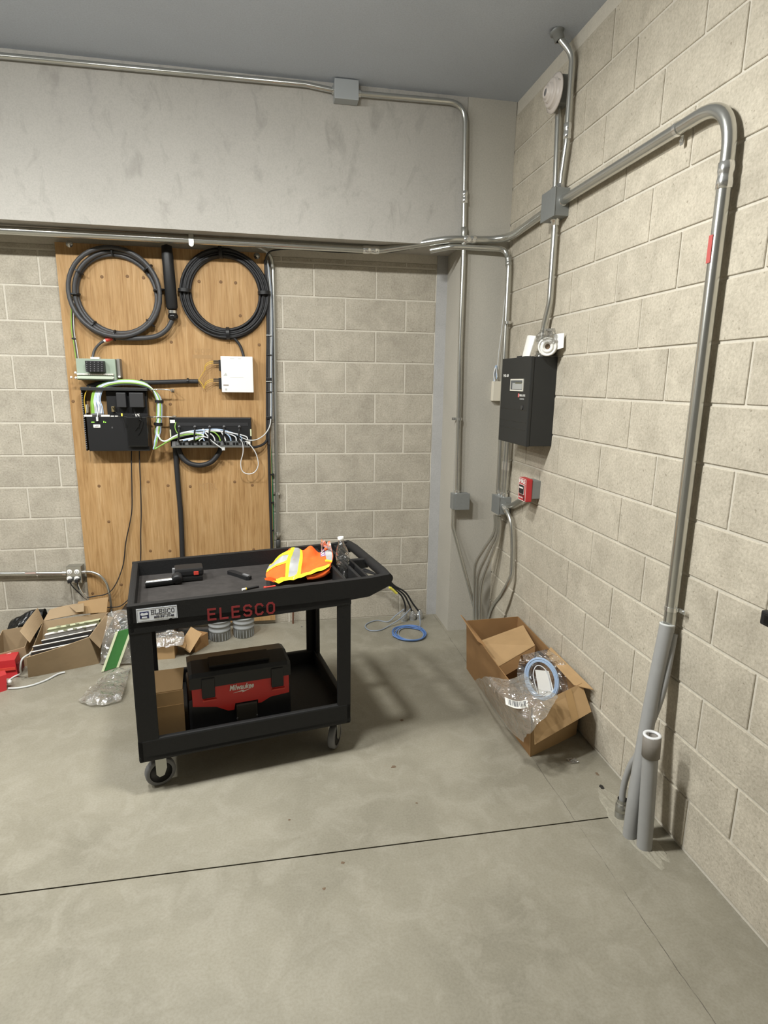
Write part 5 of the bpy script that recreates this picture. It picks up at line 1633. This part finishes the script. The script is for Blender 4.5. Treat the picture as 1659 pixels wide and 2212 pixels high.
ctrl = [[Xp(1026, 1472, 0.372), at(1050, 1463, 'z', 0.292), at(1085, 1467, 'z', 0.285), at(1110, 1466, 'z', 0.290), at(1135, 1457, 'z', 0.305)],
        [Xp(1048, 1506, 0.385), at(1068, 1492, 'z', 0.295), at(1100, 1490, 'z', 0.315), at(1130, 1490, 'z', 0.315), at(1165, 1490, 'z', 0.315)],
        [Xp(1072, 1543, 0.390), at(1090, 1522, 'z', 0.275), at(1118, 1520, 'z', 0.315), at(1150, 1515, 'z', 0.322), at(1204, 1502, 'z', 0.318)],
        [Xp(1100, 1578, 0.395), at(1112, 1555, 'z', 0.225), at(1132, 1550, 'z', 0.275), at(1160, 1545, 'z', 0.298), at(1192, 1530, 'z', 0.308)],
        [Xp(1131, 1604, 0.400), at(1134, 1594, 'z', 0.150), at(1144, 1584, 'z', 0.215), at(1160, 1570, 'z', 0.262), at(1178, 1552, 'z', 0.292)]]
Gb = crumple(ctrl, 9, 9, 0.018, 12, 28, 3.1, (-0.5, -0.4, 0.8))
part(MB().grid(Gb, False), 'bag', 'film', bgc)
ctrl = [[cc_ + uu * a + ww * 0.135 + nn * -0.02 for a in (-0.07, 0.0, 0.07)],
        [cc_ + uu * a + ww * 0.06 + nn * -0.045 for a in (-0.115, 0.0, 0.125)],
        [cc_ + uu * a + ww * -0.02 + nn * -0.050 for a in (-0.125, 0.0, 0.15)],
        [cc_ + uu * a + ww * -0.10 + nn * -0.040 for a in (-0.12, 0.0, 0.12)]]
part(MB().grid(crumple(ctrl, 9, 9, 0.012, 13, 34, 5.0, nn), False), 'bag', 'film', bgc)
# barcode label, curved over the bag
h_, w_ = len(Gb), len(Gb[0])
e0 = at(1090, 1507, 'z', 0.335)
lu = (at(1138, 1512, 'z', 0.325) - e0)
lv = (at(1092, 1523, 'z', 0.322) - e0)
ln = lu.cross(lv).normalized()
if ln.z < 0:
    ln = -ln
part(MB().grid([[e0 + lu * (i / 8) + lv * (j / 3 + 0.40 * math.sin(math.pi * i / 8)) + ln * 0.004 for i in range(9)] for j in range(4)]), 'barcode_label', 'paper', bgc)
rr = random.Random(3)
x = 0.12
while x < 0.9:
    wbar = rr.choice((0.012, 0.02, 0.03))
    part(MB().grid([[e0 + lu * q + lv * (j + 0.35 * math.sin(math.pi * q)) + ln * 0.0055 for q in (x, x + wbar)] for j in (0.12, 0.85)]), 'bar', 'ink', bgc)
    x += wbar + rr.choice((0.02, 0.03, 0.045))

# =================================================================== clutter on the left
LB = thing('cardboard_box', 'dusty torn cardboard box full of papers on the floor at far left', 'box', (-2.72, -0.38, 0.0))
f0, f1, f2, f3 = V(-2.895, -0.60, 0), V(-2.545, -0.475, 0), V(-2.60, -0.17, 0), V(-2.955, -0.25, 0)
t0, t1, t2, t3 = V(-2.868, -0.655, 0.150), V(-2.572, -0.525, 0.195), V(-2.562, -0.14, 0.200), V(-2.935, -0.20, 0.185)
part(wall_plate(f0, f1, t1, t0, bulge=0.006), 'front_panel', 'cardboard_tan', LB)
part(wall_plate(f1, f2, t2, t1), 'right_panel', 'cardboard_tan', LB)
part(wall_plate(f2, f3, t3, t2), 'back_panel', 'cardboard_tan', LB)
part(wall_plate(f3, f0, V(-2.90, -0.56, 0.10), t3), 'left_panel', 'cardboard_tan', LB)
part(MB().prism([f0, f1, f2, f3], V(0, 0, 0.004)), 'bottom', 'cardboard_in', LB)
part(wall_plate(t3, t2 + V(-0.16, 0, 0), V(-2.72, -0.09, 0.255), V(-2.915, -0.13, 0.235), bulge=0.01), 'back_flap', 'cardboard_tan', LB)
part(wall_plate(t2 + V(-0.20, -0.01, 0), t2 + V(-0.01, -0.0, 0), V(-2.565, -0.10, 0.290), V(-2.745, -0.12, 0.275)), 'back_flap', 'cardboard', LB)
part(wall_plate(t3 + V(0, 0, 0), V(-2.915, -0.48, 0.165), V(-2.985, -0.42, 0.215), V(-2.965, -0.19, 0.27), bulge=0.008), 'left_flap', 'cardboard_tan', LB)
part(wall_plate(t1, t2 + V(0, -0.06, 0), V(-2.525, -0.18, 0.175), V(-2.520, -0.52, 0.120), bulge=0.01), 'right_flap', 'cardboard_tan', LB)
part(MB().plate([V(-2.80, -0.12, 0.245), V(-2.70, -0.15, 0.275), V(-2.69, -0.20, 0.235), V(-2.74, -0.18, 0.225)], 0.004), 'torn_flap', 'cardboard_tan', LB)
# boards / binders in it
books = [((57, 660, 168, 580), 'paper', 'white-edged grey board nearest the front in the torn cardboard box'),
         ((68, 600, 175, 545), 'rubber', 'grey board second from the front in the torn cardboard box'),
         ((88, 530, 190, 500), 'paper', 'white board third from the front in the torn cardboard box'),
         ((118, 455, 195, 410), 'paper', 'white printed pack fourth from the front in the torn cardboard box'),
         ((128, 400, 200, 350), 'paper_green', 'pale green printed pack at the back of the torn cardboard box')]
for k, (_, mt, lab) in enumerate(books):
    yk = -0.545 + 0.066 * k
    zt = 0.165 + 0.006 * k
    xl, xr = -2.872 - 0.006 * k + (0.03 if k > 1 else 0), -2.60 + 0.004 * k
    b_ = thing('board_pack', lab, 'board', ((xl + xr) / 2, yk, 0.03))
    mb = MB()
    dy = 0.05
    part(MB().prism([V(xl, yk - 0.055, zt - 0.012), V(xr, yk + 0.012, zt + 0.008), V(xr, yk + 0.034, zt + 0.004), V(xl, yk - 0.033, zt - 0.016)], V(0.0, 0.05, -0.125)), 'cover', 'rubber' if k < 3 else mt, b_)
    part(MB().prism([V(xl - 0.002, yk - 0.058, zt - 0.010), V(xr, yk + 0.009, zt + 0.010), V(xr, yk + (0.026 if k < 3 else 0.046), zt + 0.009), V(xl - 0.002, yk - (0.041 if k < 3 else 0.021), zt - 0.011)], V(0.0, 0.012, -0.018)), 'page_edge', 'white_paint' if mt != 'paper_green' else mt, b_)
    if k >= 3:
        for m_ in range(4):
            x0 = xl + 0.05 + m_ * 0.05
            yy = yk - 0.050 + (x0 - xl) / (xr - xl) * 0.067
            part(MB().box((x0, yy - 0.005, zt + 0.002), (x0 + 0.022, yy + 0.001, zt + 0.008)), 'print', simple('olive_print', (0.30, 0.32, 0.20), 0.6), b_)

# smaller torn box and black bag at the very left
sb = thing('cardboard_box', 'small torn cardboard box with white label behind the red cases', 'box', (-3.05, -0.36, 0.0))
part(wall_plate(V(-3.12, -0.50, 0), V(-2.95, -0.44, 0), V(-2.955, -0.45, 0.125), V(-3.125, -0.51, 0.105)), 'front_panel', 'cardboard_tan', sb)
part(wall_plate(V(-2.95, -0.44, 0), V(-2.99, -0.22, 0), V(-2.985, -0.22, 0.17), V(-2.955, -0.45, 0.125)), 'right_panel', 'cardboard_tan', sb)
part(wall_plate(V(-3.12, -0.50, 0.0), V(-3.16, -0.25, 0), V(-3.15, -0.25, 0.16), V(-3.125, -0.51, 0.105)), 'left_panel', 'cardboard_tan', sb)
part(wall_plate(V(-2.99, -0.22, 0.0), V(-3.16, -0.25, 0), V(-3.15, -0.25, 0.16), V(-2.985, -0.22, 0.17)), 'back_panel', 'cardboard_tan', sb)
part(MB().plate([V(-3.055, -0.488, 0.070), V(-3.02, -0.476, 0.074), V(-3.02, -0.480, 0.108), V(-3.05, -0.490, 0.104)], 0.002), 'label', 'paper', sb)
kb = thing('black_bag', 'crumpled black plastic bag slumped against the wall at far left', 'bag', (-3.03, -0.12, 0.0))
ctrl = [[V(-3.16, -0.20, 0.10), V(-3.06, -0.19, 0.165), V(-2.955, -0.17, 0.185)],
        [V(-3.15, -0.14, 0.17), V(-3.05, -0.12, 0.215), V(-2.95, -0.12, 0.235)],
        [V(-3.15, -0.06, 0.12), V(-3.05, -0.05, 0.16), V(-2.96, -0.05, 0.16)],
        [V(-3.15, -0.03, 0.0), V(-3.05, -0.03, 0.0), V(-2.96, -0.03, 0.0)]]
part(MB().grid(crumple(ctrl, 8, 8, 0.014, 14, 30, 2.0), False), 'film', 'black_gloss', kb)
rd = thing('red_case', 'long red plastic case on the floor beside the torn cardboard box', 'case', (-3.0, -0.56, 0.0))
part(MB().prism([V(-3.22, -0.62, 0.0), V(-2.955, -0.585, 0.0), V(-2.965, -0.575, 0.105), V(-3.22, -0.61, 0.105)], V(-0.02, 0.11, 0)), 'case', 'fire_red', rd)
part(MB().prism([V(-3.22, -0.6225, 0.050), V(-2.960, -0.5865, 0.050), V(-2.962, -0.5855, 0.066), V(-3.22, -0.6215, 0.066)], V(0, -0.004, 0)), 'seam', 'red_tape', rd)
part(MB().bbox((-2.963, -0.57, 0.02), (-2.948, -0.50, 0.08), 0.004), 'end_cap', simple('dark_red_cap', (0.10, 0.012, 0.012), 0.4), rd)
rd2 = thing('red_case', 'red plastic tool case cut by the left picture edge, nearest the camera', 'case', (-3.05, -0.74, 0.0))
part(MB().prism([V(-3.16, -0.90, 0.0), V(-2.955, -0.735, 0.0), V(-2.985, -0.680, 0.0), V(-3.22, -0.80, 0.0)], V(0, 0.02, 0.085)), 'case', 'fire_red', rd2)
part(MB().ball(V(-2.950, -0.705, 0.035), 0.013, 6), 'knob', 'white', rd2)
part(MB().box((-3.16, -0.82, 0.086), (-3.05, -0.74, 0.095)), 'handle', simple('dark_red_handle', (0.12, 0.012, 0.012), 0.4), rd2)
wc = thing('grey_cord', 'pale grey cord snaking from the red case under the torn cardboard box', 'cord', (-2.8, -0.65, 0.0))
part(MB().tube(cr([Zp(18, 1487, 0.008), Zp(40, 1486, 0.006), Zp(70, 1480, 0.006), Zp(100, 1469, 0.006), Zp(125, 1456, 0.008), Zp(140, 1452, 0.008)], 6), 0.0055, 8), 'jacket', 'cord_grey', wc)
wc2 = thing('grey_cord', 'pale grey cord looping over the front corner of the torn cardboard box', 'cord', (-2.9, -0.62, 0.0))
part(MB().tube(cr([Zp(12, 1475, 0.006), Zp(30, 1462, 0.006), Zp(44, 1455, 0.03), V(-2.905, -0.66, 0.09), V(-2.885, -0.668, 0.150), V(-2.86, -0.62, 0.158)], 6), 0.005, 8), 'jacket', 'cord_grey', wc2)
# green circuit board in a bag leaning by the box, clear bag on the floor
gb = thing('bagged_board', 'green board in a clear bag leaning between torn box and cart', 'board', (-2.44, -0.5, 0.0))
g0, g1 = Zp(224, 1450, 0.004), Zp(244, 1442, 0.004)
g0.z = g1.z = 0.004
g3 = g0 + V(0.085, 0.050, 0.225)
g2 = g1 + V(0.085, 0.050, 0.225)
part(MB().plate([g0, g1 + V(0.02, 0, 0), g2 + V(0.02, 0, 0), g3], 0.004), 'board', 'green_board', gb)
part(MB().plate([g0 + V(-0.012, -0.004, 0.0), g0 + V(0.002, -0.004, 0), g3 + V(0.002, -0.004, 0), g3 + V(-0.012, -0.004, 0.0)], 0.006), 'edge_rail', 'paper_green', gb)
part(MB().plate([g1 + V(0.020, -0.004, 0.0), g1 + V(0.034, -0.002, 0), g2 + V(0.034, -0.002, 0), g2 + V(0.020, -0.004, 0.0)], 0.006), 'edge_rail', 'paper_green', gb)
ctrl = [[V(-2.53, -0.50, 0.01), V(-2.45, -0.53, 0.015), V(-2.33, -0.52, 0.01)],
        [V(-2.52, -0.47, 0.12), V(-2.43, -0.50, 0.13), V(-2.33, -0.49, 0.13)],
        [V(-2.50, -0.42, 0.22), V(-2.42, -0.44, 0.25), V(-2.33, -0.44, 0.25)],
        [V(-2.50, -0.36, 0.28), V(-2.42, -0.37, 0.30), V(-2.33, -0.38, 0.29)]]
part(MB().grid(crumple(ctrl, 8, 8, 0.012, 12, 30, 9.0, (0, -1, 0.4)), False), 'bag', 'film', gb)
fb = thing('plastic_bag', 'flattened clear plastic bag on the floor left of the cart', 'bag', (-2.43, -0.8, 0.0))
ctrl = [[Zp(168, 1516, 0.006), Zp(205, 1526, 0.010), Zp(262, 1516, 0.006)],
        [Zp(182, 1500, 0.02), Zp(215, 1502, 0.045), Zp(268, 1494, 0.02)],
        [Zp(205, 1478, 0.015), Zp(235, 1474, 0.035), Zp(275, 1470, 0.02)],
        [Zp(232, 1455, 0.01), Zp(255, 1446, 0.03), Zp(282, 1440, 0.015)]]
Gf = crumple(ctrl, 10, 10, 0.015, 13, 32, 4.0)
for r_ in Gf:
    for p in r_:
        p.z = max(p.z, 0.002)
part(MB().grid(Gf, False), 'film', 'film', fb)
# black crate corner behind the cart's left end
kc = thing('black_crate', 'black plastic crate partly hidden behind the left end of the cart', 'crate', (-2.32, -0.28, 0.0))
part(MB().prism([V(-2.455, -0.34, 0.235), V(-2.42, -0.36, 0.12), V(-2.39, -0.36, 0.0), V(-2.12, -0.36, 0.0), V(-2.12, -0.34, 0.235)], V(0, 0.24, 0.0)), 'body', 'black', kc)
part(MB().bbox((-2.46, -0.35, 0.228), (-2.11, -0.10, 0.240), 0.004), 'rim', 'black', kc)

# small cardboard boxes with wrap, seen under the cart
s4 = thing('cardboard_box', 'small cardboard box topped with crumpled wrap, seen beneath the cart tray', 'box', (-2.18, -0.42, 0.0))
part(MB().box((-2.255, -0.475, 0.0), (-2.105, -0.36, 0.095)), 'carton', 'cardboard', s4)
part(MB().plate([V(-2.105, -0.475, 0.095), V(-2.105, -0.37, 0.095), V(-2.04, -0.37, 0.07), V(-2.04, -0.475, 0.065)], 0.003), 'flap', 'cardboard', s4)
s5 = thing('cardboard_box', 'tilted open cardboard carton beside the grey couplings, seen beneath the cart', 'box', (-2.02, -0.34, 0.0))
part(MB().prism([V(-2.085, -0.40, 0.06), V(-2.01, -0.47, 0.035), V(-1.945, -0.40, 0.125), V(-2.02, -0.33, 0.145)], V(-0.006, 0.006, -0.010)), 'lid', 'cardboard', s5)
part(MB().prism([V(-2.06, -0.36, 0.0), V(-1.99, -0.41, 0.0), V(-1.92, -0.30, 0.0), V(-2.0, -0.25, 0.0)], V(0.0, 0.0, 0.085)), 'carton', 'cardboard_in', s5)
cw = thing('plastic_wrap', 'crumpled milky plastic wrap on the small cardboard box under the cart', 'wrap', (-2.14, -0.42, 0.095))
ctrl = [[V(-2.24, -0.495, 0.085), V(-2.15, -0.505, 0.090), V(-2.05, -0.49, 0.090)],
        [V(-2.23, -0.45, 0.125), V(-2.14, -0.45, 0.140), V(-2.045, -0.44, 0.120)],
        [V(-2.22, -0.40, 0.135), V(-2.13, -0.39, 0.155), V(-2.06, -0.38, 0.125)],
        [V(-2.21, -0.36, 0.105), V(-2.13, -0.34, 0.105), V(-2.07, -0.34, 0.105)]]
part(MB().grid(crumple(ctrl, 8, 8, 0.014, 16, 40, 6.0), False), 'film', 'film_white', cw)
sc_ = thing('strut_channel', 'dark steel strut lying on the floor along the wall behind the cart', 'strut', (-2.08, -0.20, 0.0))
part(MB().bbox((-2.30, -0.215, 0.02), (-1.925, -0.175, 0.075), 0.003), 'channel', 'dark_steel', sc_)
part(MB().bbox((-2.30, -0.225, 0.0), (-1.925, -0.165, 0.02), 0.003), 'foot', 'dark_steel', sc_)

# two grey couplings
for (x_, y_), lab in (((-1.855, -0.205), 'ribbed grey plastic coupling on the floor, left of the pair'), ((-1.700, -0.175), 'ribbed grey plastic coupling on the floor, right of the pair')):
    t = thing('pipe_coupling', lab, 'coupling', (x_, y_, 0.0), 'grey couplings behind the cart')
    part(MB().lathe((x_, y_, 0.0), (0, 0, 1), [(0.062, 0.0), (0.066, 0.0), (0.066, 0.060), (0.072, 0.066), (0.072, 0.074), (0.067, 0.078), (0.067, 0.096), (0.073, 0.100), (0.073, 0.108), (0.069, 0.112), (0.069, 0.128), (0.074, 0.132), (0.074, 0.140), (0.064, 0.140), (0.062, 0.002)], 32), 'shell', 'grey_tube', t)
    for k in range(20):
        a = 2 * math.pi * k / 20
        c = V(x_ + 0.0665 * math.cos(a), y_ + 0.0665 * math.sin(a), 0)
        part(MB().box((c.x - 0.002, c.y - 0.002, 0.004), (c.x + 0.002, c.y + 0.002, 0.058)), 'rib', 'grey_tube', t)

# rusty rod
ro = solo(MB().tube([V(-1.364, -0.03, 0.0), V(-1.360, -0.026, 0.15), V(-1.359, -0.024, 0.42)], 0.006, 8), 'steel_rod', 'rust', 'thin rusty steel rod standing against the back wall behind the cart', 'rod')

# =================================================================== cables and coil in the far corner
st = [(843, 1341, 0.028), (893, 1342, 0.032), (911, 1340, 0.026)]
names = ['cloudy wrapped stub pipe in the far corner, leftmost of three', 'cloudy wrapped stub pipe in the far corner, middle of three', 'cloudy wrapped stub pipe in the far corner, rightmost of three']
foot = [V(-0.565, -0.095, 0), V(-0.500, -0.085, 0), V(-0.445, -0.080, 0)]
for c, lab in zip(foot, names):
    t = thing('stub_pipe', lab, 'pipe', c, 'stub pipes in the far corner')
    part(MB().lathe(c, (0, 0, 1), [(0.024, -0.005), (0.025, 0.032), (0.019, 0.050), (0.009, 0.066)], 14), 'pipe', 'grey_tube', t)
    part(MB().lathe(c + V(0, 0, 0.022), (0, 0, 1), [(0.027, -0.01), (0.029, 0.008), (0.020, 0.034), (0.008, 0.050)], 9), 'wrap', 'film_white', t)
tops = [(848, 1270), (851, 1268), (853, 1266)]
labs = ['black cable rising from the left stub pipe to behind the cart handle', 'black cable rising from the middle stub pipe to behind the cart handle', 'black cable rising from the right stub pipe to behind the cart handle']
mids = [[(868, 1288), (876, 1312)], [(872, 1284), (884, 1306)], [(876, 1280), (892, 1304)]]
for k in range(3):
    t = thing('black_cable', labs[k], 'cable', foot[k])
    pts = [foot[k] + V(0, 0, 0.05), Yp(mids[k][1][0], mids[k][1][1], 0.09), Yp(mids[k][0][0], mids[k][0][1], 0.11), Yp(tops[k][0], tops[k][1], 0.13), Yp(820 + k * 3, 1245, 0.12 + k * 0.015), Yp(770, 1225 + k * 5, 0.09 + k * 0.015), Yp(700, 1235 + k * 5, 0.06 + k * 0.015), Yp(650, 1250 + k * 5, 0.05 + k * 0.015)]
    part(MB().tube(cr(pts, 6), 0.0062, 8), 'jacket', 'cable', t)
tp = solo(MB().tube([Yp(842, 1268, 0.128), Yp(850, 1274, 0.124), Yp(857, 1281, 0.118)], 0.0125, 12), 'cable_tag', 'yellow_tape', 'yellow tape tag round the black cables behind the cart handle', 'tag')
cl = thing('cable_coil', 'coil of blue cable lying on the floor in the far corner', 'cable coil', (-0.58, -0.35, 0.0))
rr = random.Random(14)
cc0 = V(-0.575, -0.345, 0)
for i in range(6):
    a0, b0_ = 0.088 + 0.006 * i + rr.uniform(-0.004, 0.004), 0.105 + 0.005 * i
    ox, oy = rr.uniform(-0.012, 0.012), rr.uniform(-0.012, 0.012)
    pts = [V(cc0.x + ox + a0 * math.cos(2 * math.pi * k / 30), cc0.y + oy + b0_ * math.sin(2 * math.pi * k / 30), 0.006 + 0.004 * (i % 3) + 0.003 * math.sin(k * 0.7 + i)) for k in range(30)]
    part(MB().tube(pts + [pts[0]], 0.0036, 6, False), 'turn', 'blue_cable' if i % 3 else 'steel_blue', cl)
part(MB().tube(cr([V(-0.49, -0.27, 0.01), V(-0.47, -0.20, 0.03), V(-0.46, -0.12, 0.08)], 6), 0.0036, 6), 'tail', 'steel_blue', cl)
part(MB().tube(cr([V(-0.66, -0.40, 0.008), V(-0.69, -0.385, 0.012), V(-0.705, -0.37, 0.02)], 6), 0.0045, 6), 'tail', 'blue_cable', cl)
lo = thing('pull_cable', 'thin grey blue cable lying in a single loop on the floor by the stub pipes', 'cable', (-0.75, -0.15, 0.0))
part(MB().tube(cr([V(-0.565, -0.095, 0.09), V(-0.63, -0.10, 0.045), Zp(838, 1343, 0.006), Zp(815, 1340, 0.006), Zp(795, 1346, 0.006), Zp(789, 1354, 0.006), Zp(800, 1362, 0.006), Zp(822, 1361, 0.006), Zp(840, 1352, 0.01), V(-0.60, -0.16, 0.05), V(-0.52, -0.10, 0.09)], 7), 0.0040, 8), 'jacket', 'steel_blue', lo)

# =================================================================== bits on the floor
bits = [(850, 1657, 0.010, 'brown_dirt', 'small brown leaf scrap on the floor right of the cart'), (652, 1354, 0.006, 'ink', 'tiny dark pebble on the floor near the back wall'),
        (868, 1556, 0.009, 'brown_dirt', 'thin dark twig on the floor in the cart shadow'), (625, 1771, 0.006, 'brown_dirt', 'dark speck on the floor before the cart'),
        (740, 1864, 0.007, 'brown_dirt', 'dark speck just beyond the near side of the slab joint'), (700, 1920, 0.006, 'brown_dirt', 'dark speck on the near slab below the joint'),
        (900, 1735, 0.005, 'brown_dirt', 'dark speck on the floor ahead of the leaf scrap')]
rr = random.Random(5)
for px, py, r_, mt, lab in bits:
    c = Zp(px, py, 0.0)
    n_ = 7
    rg = [V(c.x + r_ * 1.3 * math.cos(6.283 * j / n_) * rr.uniform(0.6, 1.2), c.y + r_ * math.sin(6.283 * j / n_) * rr.uniform(0.6, 1.2), 0.0005) for j in range(n_)]
    mb = MB().add(rg + [V(c.x, c.y, r_ * 0.45)], [(j, (j + 1) % n_, n_) for j in range(n_)] + [tuple(range(n_))[::-1]])
    solo(mb, 'floor_scrap', mt, lab, 'scrap')
c = Zp(1237, 1645, 0.0)
solo(MB().grid([[c + V(0.022 * (i - 2) / 2, 0.018 * (j - 2) / 2, 0.004 + 0.010 * abs(noise.noise(V(i * 1.1, j * 1.3, 4)))) for i in range(5)] for j in range(5)], False), 'film_scrap', 'film_white', 'scrap of clear film on the floor in front of the cardboard box', 'scrap')
